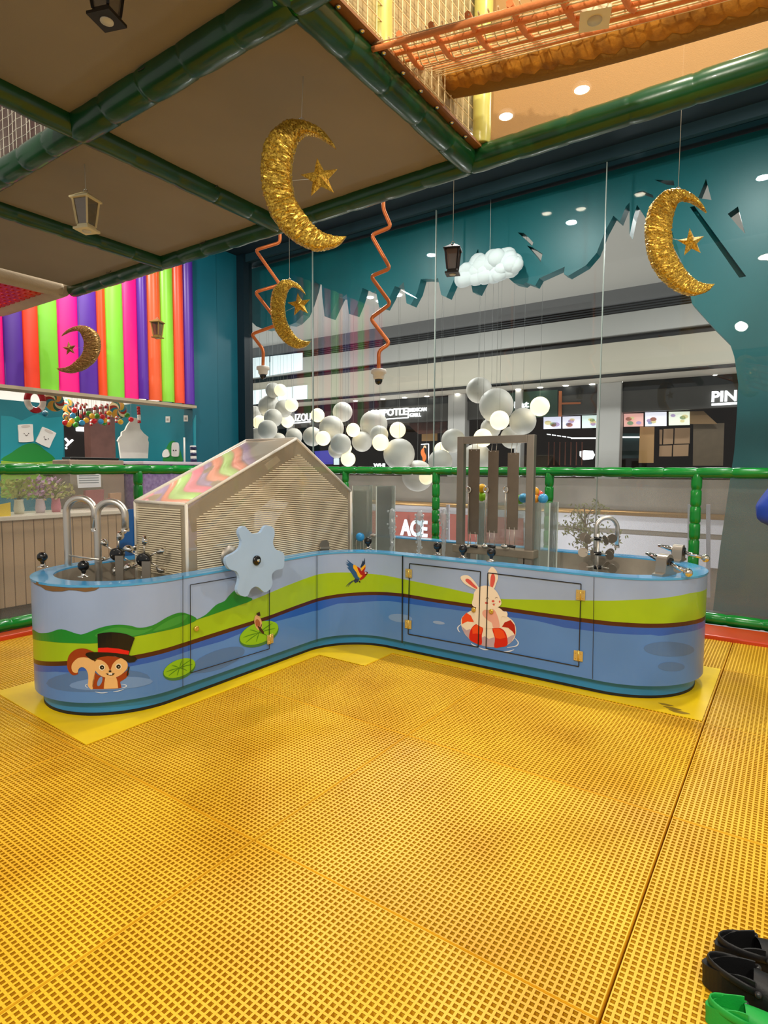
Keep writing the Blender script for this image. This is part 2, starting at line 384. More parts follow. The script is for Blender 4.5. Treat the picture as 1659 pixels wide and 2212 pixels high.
# amber net bay at the upper right
bay2 = thing('amber_net_bay', 'amber mesh and orange rope net bay above the deck edge', 'net', (-.5, 2.2, 3))
STRAP = mat('brown_leather_strap', '8A5A2C', .6, bump=.2)
MB().bar((-1.372, 1.60, 2.985), (-1.372, 2.86, 2.985), .045, .012).build('edge_strap', STRAP, bay2)
MB().bar((-1.372, 2.845, 3.012), (.9, 2.845, 3.012), .03, .012).build('edge_strap', STRAP, bay2)
MB().bar((-1.44, 1.60, 2.985), (-.6, 1.60, 2.985), .045, .012).build('edge_strap', STRAP, bay2)
for i in range(9):
    y = 1.68+i*.138; MB().ball((-1.372, y, 2.976), .012, 8, (1, 1, .5)).build('rivet', CHROME, bay2)
TAN = mat('tan_mesh_sheet', 'CFA064', .8, trans=.34, bump=.3, bscale=300)
MB().add([(-1.40, 2.84, 3.0), (.9, 2.84, 3.0), (.9, 2.86, 4.46), (-1.40, 2.86, 4.46)], [(0, 1, 2, 3)]).build('tan_mesh_sheet', TAN, bay2)
MB().add([(-1.42, 1.62, 3.0), (-1.42, 2.84, 3.0), (-1.42, 2.84, 4.46), (-1.42, 1.62, 4.46)], [(0, 1, 2, 3)]).build('side_mesh_sheet', mat('pale_mesh_sheet', 'E0C890', .8, trans=.45), bay2)
CREAM = mat('cream_rope', 'E8D2A0', .8)
net_lines([1.65+i*.06 for i in range(21)], [3.0+i*.06 for i in range(24)], lambda u, v: Vector((-1.40, u, v)), .0028, 4).build('rope_grid', CREAM, bay2)
YPOST = mat('pale_yellow_vinyl', 'CFC96A', .3, var=.15)
padded((-1.36, 2.80, 3.0), (-1.36, 2.80, 4.44), .045, seed=61).build('corner_post', YPOST, bay2)
padded((-1.44, 2.02, 3.02), (-1.44, 2.02, 4.44), .055, seed=62).build('corner_post', YPOST, bay2)
# rope roll and orange net hung across the bay
pa = at(868, 190, Y=2.62); pb = at(1720, -45, Y=2.25); pb = pa+(pb-pa)*1.7
ROLL = mat('golden_rope_roll', 'C98A24', .8, col2='8A5A14', vscale=14, bump=.6, bscale=50)
P = []; R = []
for i in range(101):
    f = i/100; P.append(pa.lerp(pb, f)+Vector((0, 0, -.03*math.sin(PI*min(1, f*1.7))))); R.append((.058+.010*f)*(1+.09*math.sin(i*2.1)))
MB().tube(P, R, 16).build('rope_roll', ROLL, bay2)
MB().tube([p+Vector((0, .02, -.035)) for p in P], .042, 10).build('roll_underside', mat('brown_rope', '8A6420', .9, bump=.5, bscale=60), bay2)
OR = mat('orange_rope', 'E88A4A', .8, bump=.4, bscale=120)
nb = MB(); q0 = at(800, 90, Y=1.9); q1 = at(1700, -160, Y=1.5); q1 = q0+(q1-q0)*1.7
for k in range(15):
    f = k/14; a = pa.lerp(pb, f)+Vector((0, 0, .06)); b = q0.lerp(q1, f)
    nb.tube(spline([a, a.lerp(b, .5)+Vector((0, 0, -.05)), b], 8), .011, 6)
for k in range(6):
    f = k/5; nb.tube(spline([(pa+Vector((0, 0, .06))).lerp(q0, f)+Vector((0, 0, -.03)), pa.lerp(pb, .5).lerp(q0.lerp(q1, .5), f)+Vector((0, 0, -.02)), (pb+Vector((0, 0, .06))).lerp(q1, f)], 10), .011, 6)
nb.build('orange_rope_grid', OR, bay2)
fb = MB()
for k in range(60):
    f = k/59; a = pa.lerp(pb, f)+Vector((0, 0, .05)); b = q0.lerp(q1, f+.03); fb.tube([a, a.lerp(b, .5)+Vector((0, 0, -.045)), b], .0028, 4)
for k in range(20):
    f = k/19; fb.tube([pa.lerp(q0, f)+Vector((0, 0, -.01)), pa.lerp(pb, .5).lerp(q0.lerp(q1, .5), f)+Vector((0, 0, -.02)), pb.lerp(q1, f)], .0028, 4)
fb.build('fine_rope_grid', CREAM, bay2)

# ================================================================ ROOM SHELL
NAVY = mat('dark_navy_ceiling', '0C2A38', .7)
ceiling = struct('ceiling', MB().box((-9.8, 2.9, 4.47), (2.2, 6.6, 4.6)), NAVY)
for px, py in ((1093, 248), (1257, 190), (1020, 290)):
    p = at(px, py, z=4.46); lamp = thing('ceiling_downlight', 'round lit ceiling downlight seen through tan mesh, %s' % {1093: 'lower of the bright pair', 1257: 'upper of the bright pair', 1020: 'small one beside the yellow post'}[px], 'light', p)
    MB().lathe([(.0, -.012), (.05, -.012), (.06, 0)], 16, Matrix.Translation(p)).build('lens', mat('lit_lens', 'FFFFFF', .5, emit='FFF2D8', estr=14), lamp)
    MB().lathe([(.06, -.016), (.075, -.012), (.075, .004), (.06, .004)], 16, Matrix.Translation(p)).build('bezel', WHITE, lamp)
# teal wall between candy shop and window, and the bulkhead over the glass
wl = MB().box((-6.98, 5.18, 0), (-6.80, 5.62, 4.47)).box((-6.98, 5.63, 0), (-6.81, 6.1, 4.47))
struct('wall_left', wl, mat('teal_wall_panel', '0A6072', .4, var=.1, vscale=1.5))
struct('trim_1', MB().box((-6.82, 6.0, 0), (-6.66, 6.16, 4.47)), mat('dark_corner_trim', '0A1E28', .35))
struct('wall_bulkhead', MB().box((-6.8, 6.04, 4.36), (2.2, 6.2, 4.47)), mat('dark_bulkhead', '0A3440', .6))
# window wall: one pane per bay
PANE = glass('window_glass', (.95, .98, .98), 1.2, .012)
gx = [-6.66, -5.42, -3.52, -1.62, .28, 2.2]
win = tag(MB().box((-6.66, 6.06, 0), (2.2, 6.14, .09)).build('window_1', mat('window_sill_metal', '6A6E70', .4, .8)), kind='structure')
for i in range(5):
    MB().box((gx[i]+.004, 6.095, .09), (gx[i+1]-.004, 6.105, 4.36)).build('pane', PANE, win)
    if i: MB().box((gx[i]-.004, 6.09, .09), (gx[i]+.004, 6.11, 4.36)).build('joint', mat('glass_joint', '9AAAA4', .4), win)

# ================================================================ TEAL TREE CUTOUT OUTSIDE THE GLASS
YC = 6.42
fy = lambda u, v, w: Vector((u, YC+w, v))
def pl(pts, Y=YC): return [(p.x, p.z) for p in (at(x, y, Y=Y) for x, y in pts)]
bot = [(538, 690), (554, 705), (572, 712), (600, 706), (614, 700), (626, 702), (638, 697), (655, 680), (665, 656), (675, 625), (679, 606), (687, 612), (695, 615), (696, 640), (701, 683), (711, 687), (723, 661), (732, 642), (740, 643), (749, 635), (751, 656), (754, 678), (763, 680), (773, 656), (781, 630), (783, 622), (793, 626), (805, 632), (812, 628), (819, 664), (829, 666), (841, 644), (853, 618), (861, 620), (872, 609), (875, 632), (878, 655), (887, 659), (901, 632), (909, 603), (921, 602), (941, 604), (946, 600), (953, 637), (964, 642), (982, 601), (992, 583), (1014, 592), (1021, 631), (1030, 633), (1051, 592), (1083, 587), (1110, 611), (1129, 615), (1136, 610), (1156, 617), (1165, 601), (1220, 576), (1218, 592), (1227, 596), (1266, 573), (1289, 546), (1307, 500), (1325, 466), (1339, 478), (1352, 446), (1360, 437), (1360, 508), (1368, 470), (1376, 442), (1398, 476), (1404, 458), (1420, 452), (1440, 470), (1463, 530), (1478, 590), (1490, 633), (1495, 656), (1540, 706), (1577, 743), (1586, 770), (1595, 830), (1591, 907), (1586, 976), (1575, 1050), (1556, 1180), (1537, 1345)]
R_ = pl(bot); zt = 4.42
outer = R_+[(2.2, R_[-1][1]), (2.2, zt), (R_[0][0], zt)]
holes = [pl(h) for h in ([(1572, 462), (1594, 446), (1603, 480), (1610, 505), (1597, 492)], [(1490, 447), (1500, 445), (1612, 597), (1597, 600)], [(1508, 428), (1525, 386), (1537, 432)], [(1413, 388), (1455, 390), (1457, 401), (1440, 399)], [(1373, 416), (1388, 412), (1410, 421), (1412, 428), (1394, 422)], [(1118, 502), (1131, 503), (1140, 511), (1152, 524), (1149, 532), (1135, 517)], [(1138, 530), (1150, 534), (1172, 548), (1168, 566), (1152, 546)], [(1022, 560), (1033, 537), (1034, 549), (1024, 565)])]
TEALC = mat('teal_cutout_board', '076A72', .4, var=.1, vscale=1.2)
cut = thing('tree_cutout', 'large teal tree silhouette with jagged leaves outside the window', 'cutout', (-2.5, YC, 4))
MB().poly([outer]+holes, fy, 0, .14).build('silhouette_board', TEALC, cut)
# pale overlapping leaf layers behind the palm crown
for k, pts in enumerate(([(1420, 470), (1440, 440), (1500, 446), (1600, 505), (1640, 600), (1660, 720), (1600, 760), (1540, 700), (1480, 580)],)):
    q = [(p.x, p.z) for p in (at(x, y, Y=YC+.3) for x, y in pts)]
    MB().poly([q], lambda u, v, w: Vector((u, YC+.3+w, v)), 0, .04).build('leaf_layer', mat('pale_teal_board', '2A9A98', .45), cut)

# reflection of a cloud lamp in the window, modelled as solid quilted puffs
cl = thing('cloud_reflection', 'white cloud reflection shaped as solid quilted puffs beside lantern', 'cloud', at(1058, 580, Y=6.26))
cc = MB(); rnd = random.Random(3)
for k in range(64):
    f = rnd.random(); px = 1000+f*116; w = math.sin(PI*min(max(f*.9+.08, 0), 1))
    py = 592-f*28+rnd.uniform(-1, 1)*(8+14*w); p = at(px, py, Y=6.27+rnd.uniform(-.05, .05)); cc.ball(p, rnd.uniform(.075, .115), 14, (1, .6, .9))
cc.build('puff_body', mat('white_cloud_puff', 'DDE4E6', .6, emit='E8F2F2', estr=.08), cl)
MB().cyl(at(1058, 560, Y=6.26), Vector((*at(1058, 560, Y=6.26)[:2], 4.47)), .003, 5).build('cord', CORD, cl)
# ================================================================ WATER PLAY TABLE
TZ = .745; PB = .095
XF, YF, XB, YB = -2.895, 3.63, -3.895, 4.655
def arc(cx, cy, r, a0, a1, n): return [(cx+r*math.cos(math.radians(a0+(a1-a0)*i/n)), cy+r*math.sin(math.radians(a0+(a1-a0)*i/n))) for i in range(n+1)]
RF = .40; RE = .5; RE2 = (YB-YF)/2
def outline(o=0.0, n=22):
    """plan of the L-shaped table, counter-clockwise from the back of the left end; o > 0 insets it"""
    P = []
    P += arc(XF-RE, 2.055, RE-o, 180, 360, n*2)                         # rounded left end
    P += arc(XF+RF, YF-RF, RF+o, 180, 90, n)                            # inside corner
    P += arc(-.925, YF+RE2, RE2-o, -90, 90, n*2)                        # rounded right end
    P += arc(XB+.45, YB-.45, .45-o, 90, 180, n)                         # outer back corner
    return P
OUT = outline()
# ring sorted so the seen face runs left end -> right end; s is arc length along it
SEG = np.array(OUT); SEGN = np.roll(SEG, -1, 0); SL = np.hypot(*(SEGN-SEG).T); SC = np.concatenate([[0], np.cumsum(SL)])
def hit(px, py, o=0):
    for k in range(25):
        h = hit0(px, py)
        if h: return h
        px += 1 if px < 800 else -1
    return None
def hit0(px, py):
    """(s, z) where the ray through a photo pixel meets the table side"""
    v = ray(px, py); dx, dy = v[0], v[1]; best = None
    for i in range(len(SEG)):
        ax, ay = SEG[i]; ex, ey = SEGN[i]-SEG[i]; den = dx*ey-dy*ex
        if abs(den) < 1e-12: continue
        t = (ax*ey-ay*ex)/den; u = (ax*dy-ay*dx)/den
        if t > 0 and -1e-6 <= u <= 1+1e-6 and (best is None or t < best[0]): best = (t, SC[i]+u*SL[i])
    if best is None: return None
    return best[1], EYE[2]+best[0]*v[2]
def on_side(s, z, w=0.0):
    s = s % SC[-1]; i = min(int(np.searchsorted(SC, s, 'right'))-1, len(SEG)-1); u = (s-SC[i])/SL[i]
    x, y = SEG[i]+(SEGN[i]-SEG[i])*u; ex, ey = (SEGN[i]-SEG[i])/SL[i]
    # smooth outward normal: blend with neighbours
    return Vector((x+ey*w, y-ex*w, z))
table = thing('water_play_table', 'L-shaped blue water play table painted with pond scenery', 'play table', (-2.9, 3.6, 0))
def ring_wall(o, z0, z1):
    P = outline(o); k = len(P); return MB().add([(x, y, z0) for x, y in P]+[(x, y, z1) for x, y in P], [(i, (i+1) % k, (i+1) % k+k, i+k) for i in range(k)], True)
def ring_flat(o0, o1, z, b=None):
    A = outline(o0); B = outline(o1); k = len(A); b = b or MB()
    return b.add([(x, y, z) for x, y in A]+[(x, y, z) for x, y in B], [(i, (i+1) % k, (i+1) % k+k, i+k) for i in range(k)])
PLB = mat('teal_blue_plinth', '2C8AC8', .4, var=.1)
pb_ = ring_wall(.045, 0.005, PB+.01); pb_.build('plinth', PLB, table)
ring_flat(0, .06, PB).build('panel_underside', mat('panel_dark_edge', '2A4A5A', .6), table)
MB().add(*(lambda b: (b.v, b.f))(ring_wall(.044, .003, .022))).build('plinth_foot', RUBBER, table)
RIM = mat('glossy_blue_rim', '4FA6DC', .18, coat=.5, bump=.05, bscale=30)
rim = MB(); RW = .115
A = outline(-.004); B = outline(RW); k = len(A)
rim.add([(x, y, TZ-.012) for x, y in A]+[(x, y, TZ) for x, y in A]+[(x, y, TZ) for x, y in B]+[(x, y, TZ-.05) for x, y in B],
        [(i+a*k, (i+1) % k+a*k, (i+1) % k+(a+1)*k, i+(a+1)*k) for a in range(3) for i in range(k)])
rim.build('rim', RIM, table)
bs = ring_wall(RW+.001, .50, TZ-.01); 
P = outline(RW+.001); bs.poly([P], lambda u, v, w: Vector((u, v, w)), .495, .50)
bs.build('basin', mat('basin_steel', 'A89C8C', .45, .35, var=.25, vscale=5, bump=.1, bscale=40), table)
P = outline(RW+.003)
MB().poly([P], lambda u, v, w: Vector((u, v, w)), .60, .605).build('water', glass('basin_water', (.86, .92, .93), 1.33, .04, .03), table)

# ---- painted side: bands follow the print
def zc(pts):
    q = sorted(hit(*p) for p in pts if hit(*p)); a = np.array(q); return lambda s: float(np.interp(s, a[:, 0], a[:, 1]))
limeT = zc([(70, 1375), (152, 1387), (212, 1387), (294, 1374.5), (354, 1362.6), (393, 1353), (425, 1338), (556, 1292), (617, 1266), (656, 1251), (689, 1240.4), (716, 1237), (747, 1236.5), (792, 1239), (837, 1244), (886, 1254), (965, 1270), (1023, 1283), (1085, 1294), (1164, 1295.6), (1259, 1297), (1370, 1295.6), (1431, 1291.7), (1491, 1281), (1524, 1273.7)])
limeB = zc([(71, 1422), (145, 1427.6), (298, 1413.8), (369, 1397), (451, 1370.8), (582, 1329.7), (640, 1308), (687, 1292), (767, 1280), (835, 1279), (871, 1282), (929, 1292), (1016, 1304.7), (1092, 1312), (1160, 1322), (1256, 1335), (1355, 1345), (1431, 1346.8), (1491, 1340.8), (1521, 1331.7)])
deepB = zc([(72, 1447), (120, 1451), (300, 1436), (360, 1422), (420, 1402), (480, 1385), (560, 1352), (640, 1331), (670, 1322), (690, 1318), (730, 1304), (770, 1302), (840, 1298), (930, 1311), (1020, 1322), (1160, 1341), (1220, 1356), (1310, 1367), (1406, 1371), (1425, 1374), (1461, 1368), (1517, 1356)])
sa, sb = hit(72, 1440)[0]-.25, hit(1522, 1330)[0]+.25
cols = sorted(set(np.round(np.concatenate([np.arange(sa, sb, .02), SC[(SC > sa) & (SC < sb)]]), 5)))
def band(name, m, f0, f1):
    vs = [on_side(s, f0(s)) for s in cols]+[on_side(s, f1(s)) for s in cols]; k = len(cols)
    return MB().add(vs, [(i, i+1, i+1+k, i+k) for i in range(k-1)], True).build(name, m, table)
brn = lambda s: limeB(s)-.026
SKY = mat('print_sky', 'A0B6DC', .28, var=.1, vscale=2.5, coat=.25)
band('sky_print', SKY, limeT, lambda s: TZ-.011)
band('meadow_print', mat('print_lime', 'A2C41C', .28, var=.06, coat=.25), limeB, limeT)
band('bank_print', mat('print_brown', '4A1E0E', .3, coat=.25), brn, limeB)
band('deep_water_print', mat('print_deep_blue', '2860C0', .28, var=.1, coat=.25), lambda s: min(deepB(s), brn(s)-.004), brn)
band('water_print', mat('print_water_blue', '568AD0', .28, var=.12, vscale=1.6, coat=.25), lambda s: PB, lambda s: min(deepB(s), brn(s)-.004))
rest = sorted(set(np.round(np.concatenate([np.arange(sb, sa+SC[-1], .05), [sa+SC[-1]]]), 5)))
k = len(rest); MB().add([on_side(s, PB) for s in rest]+[on_side(s, TZ-.011) for s in rest], [(i, i+1, i+1+k, i+k) for i in range(k-1)], True).build('back_side_print', SKY, table)

_lay = [0]
def decal(name, m, pts, lay, parent=table, org=(0, 0), sc=1.0, sm=0, closed=True):
    """printed shape traced in photo pixels, laid on the curved side as a thin film"""
    if sm: pts = spline(pts, sm, True)
    q = [hit(org[0]+p[0]/sc, org[1]+p[1]/sc) for p in pts]; q = [a for a in q if a]
    bm = bmesh.new(); vv = [bm.verts.new((a[0], a[1], 0)) for a in q]
    try: bm.faces.new(vv).normal_update()
    except ValueError: bm.free(); return None
    bmesh.ops.triangulate(bm, faces=bm.faces[:], ngon_method='EAR_CLIP')
    lo = min(a[0] for a in q); hi = max(a[0] for a in q); x = math.ceil(lo/.03)*.03
    while x < hi:
        bmesh.ops.bisect_plane(bm, geom=bm.verts[:]+bm.edges[:]+bm.faces[:], plane_co=(x, 0, 0), plane_no=(1, 0, 0)); x += .03
    bm.verts.index_update(); w = .0012+.0007*lay
    mb = MB().add([on_side(v.co.x, v.co.y, w) for v in bm.verts], [[v.index for v in f.verts] for f in bm.faces], False); bm.free()
    return mb.build(name, m, parent)
def pm(name, col): return mat('ink_'+name, col, .3, coat=.2)
def stroke(pts, w, n=6):
    c = spline(pts, n); L = []; Rr = []
    for i in range(len(c)):
        t = c[min(i+1, len(c)-1)]-c[max(i-1, 0)]; t = t/max(np.hypot(*t), 1e-9); f = math.sin(PI*(.08+.84*i/(len(c)-1)))
        L.append(c[i]+np.array((-t[1], t[0]))*w/2*f); Rr.append(c[i]-np.array((-t[1], t[0]))*w/2*f)
    return L+Rr[::-1]
def ell(cx, cy, rx, ry, a=0, n=20): 
    ca, sa_ = math.cos(math.radians(a)), math.sin(math.radians(a))
    return [(cx+rx*math.cos(t)*ca-ry*math.sin(t)*sa_, cy+rx*math.cos(t)*sa_+ry*math.sin(t)*ca) for t in [2*PI*i/n for i in range(n)]]
# hills
HG = pm('hill_green', '1F8A2C'); HL = pm('hill_light', '3A9A3A')
decal('hill_print', HG, [(70, 1360), (85, 1367), (107, 1366), (133, 1359), (167, 1369), (182, 1369), (216, 1356), (249, 1349.5), (279, 1351), (302, 1356), (331, 1350), (361, 1333), (384, 1324), (402, 1325), (425, 1338), (393, 1353), (354, 1362.6), (294, 1374.5), (212, 1389), (152, 1389), (108, 1386), (70, 1379)], 0, sm=4)
decal('hill_print', HG, [(424, 1339), (444, 1328), (466, 1307), (485, 1298), (496, 1285), (511, 1274), (529, 1287), (545, 1296), (500, 1313)], 0, sm=3)
decal('hill_highlight', HL, [(205, 1372), (250, 1355), (300, 1361), (330, 1357), (300, 1371), (240, 1381)], 1, sm=4)
decal('hill_highlight', HL, [(330, 1364), (360, 1342), (388, 1330), (405, 1330), (385, 1348)], 1, sm=4)
# water tone patches
WP = pm('water_patch', '5078AE'); WPL = pm('water_pale', '8FAAD4')
decal('ripple_patch', WP, ell(212, 1470, 112, 24, -3), 0); decal('ripple_patch', pm('water_patch2', '6F95CC'), ell(240, 1476, 90, 14, -3), 1)
decal('ripple_patch', WP, ell(470, 1425, 62, 20, -20), 0); decal('ripple_patch', WP, ell(1445, 1402, 55, 16, 2), 0); decal('ripple_patch', WP, ell(1450, 1440, 29, 10, 2), 0)
decal('ripple_patch', WPL, ell(948, 1345, 13, 3.5, 8), 0); decal('ripple_patch', pm('water_patch3', '7A9CCE'), ell(865, 1335, 26, 9, 6), 0)
# lily pads
LG = pm('lily_green', '8CC21E'); LD = pm('lily_dark', '4E8A1A')
for nm, c, rx, ry in (('lily_pad_print', (387, 1443), 36, 18), ('lily_pad_print', (559, 1367), 44, 22)):
    decal(nm, pm('lily_shade', '3E7A3A'), ell(c[0], c[1]+3, rx+1, ry+3, -22, 28), 1)
    pad = decal(nm, LG, ell(c[0], c[1], rx, ry, -22, 28), 2)
    for a in range(0, 360, 45):
        t = math.radians(a+10); ex, ey = c[0]+rx*.8*math.cos(t), c[1]+ry*.8*math.sin(t)-rx*.3*math.cos(t)
        decal('lily_vein', LD, stroke([c, ((c[0]+ex)/2, (c[1]+ey)/2-1), (ex, ey)], 2), 3)
# little duck on the pad
decal('bird_print', pm('duck_tan', 'D8A878'), ell(557, 1345, 8, 17, -12), 3); decal('bird_print', pm('duck_rust', 'A8603A'), ell(556, 1346, 5, 9, -12), 4)
decal('bird_print', pm('duck_dark', '3A1E14'), [(553, 1325), (560, 1321), (562, 1330), (556, 1330)], 4); decal('bird_print', pm('duck_dark', '3A1E14'), stroke([(557, 1353), (564, 1362), (569, 1369)], 6), 4)
# ---- squirrel
o, k_ = (130, 1350), 8.73
RUST = pm('squirrel_rust', '9A3A10'); CRM = pm('squirrel_cream', 'E8B878'); INK = pm('ink_black', '0A0806')
D = lambda nm, m, pts, lay, sm=0: decal(nm, m, pts, lay, table, o, k_, sm)
D('squirrel_tail_print', RUST, [(600, 490), (500, 450), (400, 440), (280, 470), (180, 560), (140, 680), (140, 800), (180, 890), (250, 945), (320, 930), (340, 895), (300, 700), (500, 640), (640, 690), (640, 520)], 2, 5)
D('squirrel_tail_print', CRM, [(650, 680), (560, 625), (440, 605), (330, 630), (240, 720), (220, 800), (240, 870), (290, 900), (335, 890), (360, 820), (420, 790), (490, 830), (530, 920), (535, 1050), (530, 1150), (620, 1200), (660, 900), (700, 760)], 3, 5)
D('squirrel_body_print', RUST, [(660, 890), (620, 1050), (610, 1150), (625, 1205), (1100, 1195), (1155, 1180), (1130, 1070), (1240, 1000), (1300, 920), (1270, 850), (1200, 900), (1080, 980), (850, 990), (720, 940)], 3)
D('squirrel_arm_gap_print', pm('gap_blue', '7A96C4'), ell(752, 1060, 40, 95, 22), 4)
D('squirrel_belly_print', CRM, [(860, 960), (1050, 960), (1080, 1060), (1095, 1190), (825, 1200), (835, 1090)], 4)
D('squirrel_face_print', CRM, [(660, 690), (720, 640), (800, 620), (950, 600), (1100, 610), (1200, 640), (1265, 710), (1270, 790), (1220, 870), (1120, 950), (980, 1000), (850, 985), (740, 930), (670, 850), (640, 770)], 5, 5)
D('squirrel_forehead_print', RUST, [(690, 640), (760, 600), (880, 580), (1020, 585), (1140, 615), (1060, 660), (990, 740), (945, 850), (910, 770), (850, 700), (770, 655)], 6, 4)
D('squirrel_hat_print', INK, [(485, 560), (500, 525), (560, 508), (720, 505), (710, 165), (820, 140), (960, 130), (1120, 140), (1260, 170), (1405, 235), (1290, 560), (1420, 600), (1450, 640), (1400, 690), (1290, 705), (1180, 630), (1040, 590), (900, 580), (760, 600), (630, 665), (550, 620)], 7)
D('squirrel_hat_band_print', pm('band_red', 'E01010'), [(722, 425), (900, 420), (1100, 440), (1302, 485), (1285, 555), (1080, 525), (900, 510), (718, 505)], 8)
for cx, cy in ((796, 793), (1102, 778)):
    D('squirrel_eye_print', pm('eye_white', 'F4E6C8'), ell(cx, cy, 58, 58), 8); D('squirrel_eye_print', INK, ell(cx, cy, 40, 41), 9); D('squirrel_eye_print', pm('eye_white', 'F4E6C8'), ell(cx+5, cy+3, 9, 9), 10)
D('squirrel_nose_print', INK, ell(945, 865, 26, 18), 8)
D('squirrel_mouth_print', INK, [(865, 910), (945, 905), (1035, 905), (1000, 940), (950, 948), (900, 935)], 8); D('squirrel_teeth_print', pm('tooth_white', 'F6EBDA'), [(918, 900), (985, 898), (985, 932), (918, 932)], 9)
D('squirrel_stick_print', INK, [(1285, 780), (1310, 785), (1275, 955), (1250, 950)], 5)
WH = pm('foam_white', 'DCE6F4')
D('water_ring_print', WH, stroke([(535, 1105), (490, 1125), (490, 1155), (530, 1180)], 14), 4); D('water_ring_print', WH, stroke([(1150, 1110), (1240, 1130), (1240, 1160), (1160, 1185)], 16), 4)
D('water_ring_print', WH, stroke([(660, 1255), (780, 1275), (900, 1265)], 14), 4); D('water_ring_print', WH, stroke([(1000, 1255), (1100, 1240), (1200, 1210)], 14), 4)
# ---- rabbit in a swim ring
o, k_ = (980, 1210), 10.37
BUN = pm('rabbit_cream', 'F2E2CC'); PNK = pm('rabbit_pink', 'E8A898'); EAR = pm('ear_red', 'DA5850'); RR1 = pm('ring_red', 'D41414'); RR2 = pm('ring_orange', 'EE4A20'); RSH = pm('ring_shade', 'BCA4B0')
D('swim_ring_print', BUN, [(180, 1300), (260, 1210), (420, 1120), (640, 1090), (960, 1110), (1200, 1260), (1330, 1360), (1395, 1500), (1390, 1680), (1300, 1830), (1120, 1930), (900, 1950), (680, 1920), (480, 1850), (320, 1730), (220, 1590), (170, 1430)], 2, 4)
D('swim_ring_shade_print', RSH, [(190, 1480), (290, 1570), (370, 1540), (620, 1740), (700, 1700), (790, 1760), (900, 1730), (1210, 1740), (1290, 1690), (1390, 1660), (1300, 1830), (1120, 1930), (900, 1950), (680, 1920), (480, 1850), (320, 1730), (220, 1590)], 3)
D('swim_ring_stripe_print', RR2, [(190, 1290), (290, 1175), (390, 1240), (460, 1385), (310, 1370), (190, 1430)], 4)
D('swim_ring_stripe_print', RR1, [(360, 1770), (365, 1620), (420, 1500), (510, 1430), (600, 1460), (665, 1540), (635, 1680), (630, 1890), (480, 1850)], 4, 3); D('swim_ring_gloss_print', RR2, [(420, 1520), (510, 1440), (600, 1470), (650, 1540), (620, 1660), (520, 1640), (430, 1650)], 5)
D('swim_ring_stripe_print', RR1, [(870, 1520), (1030, 1515), (1140, 1580), (1200, 1720), (1205, 1900), (1060, 1945), (915, 1948), (930, 1750)], 4, 3); D('swim_ring_gloss_print', RR2, [(890, 1530), (1020, 1525), (1120, 1590), (1180, 1730), (1050, 1760), (945, 1740)], 5)
D('swim_ring_stripe_print', pm('ring_dark_red', 'B00E14'), [(1085, 1490), (1150, 1390), (1280, 1340), (1370, 1450), (1390, 1600), (1385, 1690), (1330, 1600), (1220, 1510)], 4)
D('rabbit_body_print', BUN, [(560, 1020), (980, 1050), (1120, 1140), (1190, 1150), (1215, 1210), (1190, 1270), (1090, 1260), (1060, 1400), (1070, 1500), (900, 1520), (700, 1520), (520, 1430), (470, 1330), (490, 1180)], 6, 4)
D('rabbit_chest_print', PNK, [(650, 1200), (700, 1110), (900, 1100), (990, 1250), (1030, 1400), (1030, 1500), (900, 1510), (860, 1400), (740, 1320)], 7, 4)
D('rabbit_ear_print', BUN, [(520, 660), (380, 600), (250, 520), (180, 440), (165, 370), (240, 335), (340, 345), (430, 420), (510, 520), (570, 620)], 6, 4); D('rabbit_inner_ear_print', EAR, [(510, 640), (400, 570), (300, 490), (270, 440), (310, 410), (380, 445), (460, 530), (545, 625)], 7, 4)
D('rabbit_ear_print', BUN, [(815, 580), (785, 400), (780, 260), (830, 170), (880, 150), (940, 200), (985, 280), (1000, 400), (960, 520), (900, 650)], 6, 4); D('rabbit_inner_ear_print', EAR, [(830, 600), (828, 480), (840, 370), (870, 300), (910, 310), (935, 380), (930, 480), (880, 610)], 7, 4)
D('rabbit_head_print', BUN, [(600, 590), (720, 565), (860, 600), (970, 700), (1040, 830), (1080, 960), (1020, 1040), (900, 1090), (740, 1110), (560, 1070), (450, 1030), (420, 960), (450, 840), (470, 720), (530, 640)], 8, 5)
D('rabbit_nose_print', EAR, ell(893, 915, 32, 26), 9); D('rabbit_cheek_print', EAR, ell(748, 955, 36, 26, 10), 9); D('rabbit_cheek_print', EAR, ell(1040, 925, 18, 26), 9); D('rabbit_mouth_print', EAR, ell(912, 995, 22, 20), 9)
D('rabbit_eye_print', pm('eye_brown', '6A3A1A'), stroke([(728, 870), (762, 832), (800, 862)], 14), 9); D('rabbit_eye_print', pm('eye_brown', '6A3A1A'), stroke([(935, 860), (965, 828), (1005, 850)], 12), 9); D('rabbit_mouth_print', pm('eye_brown', '6A3A1A'), stroke([(860, 965), (890, 985), (915, 960), (950, 975)], 8), 9)
for pts in ([(170, 1435), (100, 1500), (110, 1570), (150, 1615)], [(395, 1860), (450, 1900), (520, 1925)], [(575, 1955), (680, 1995), (790, 2005)], [(1370, 1740), (1450, 1840), (1400, 1920), (1200, 1955)], [(1110, 2045), (1240, 2040), (1360, 2000)]):
    D('water_ring_print', WH, stroke(pts, 26), 3)
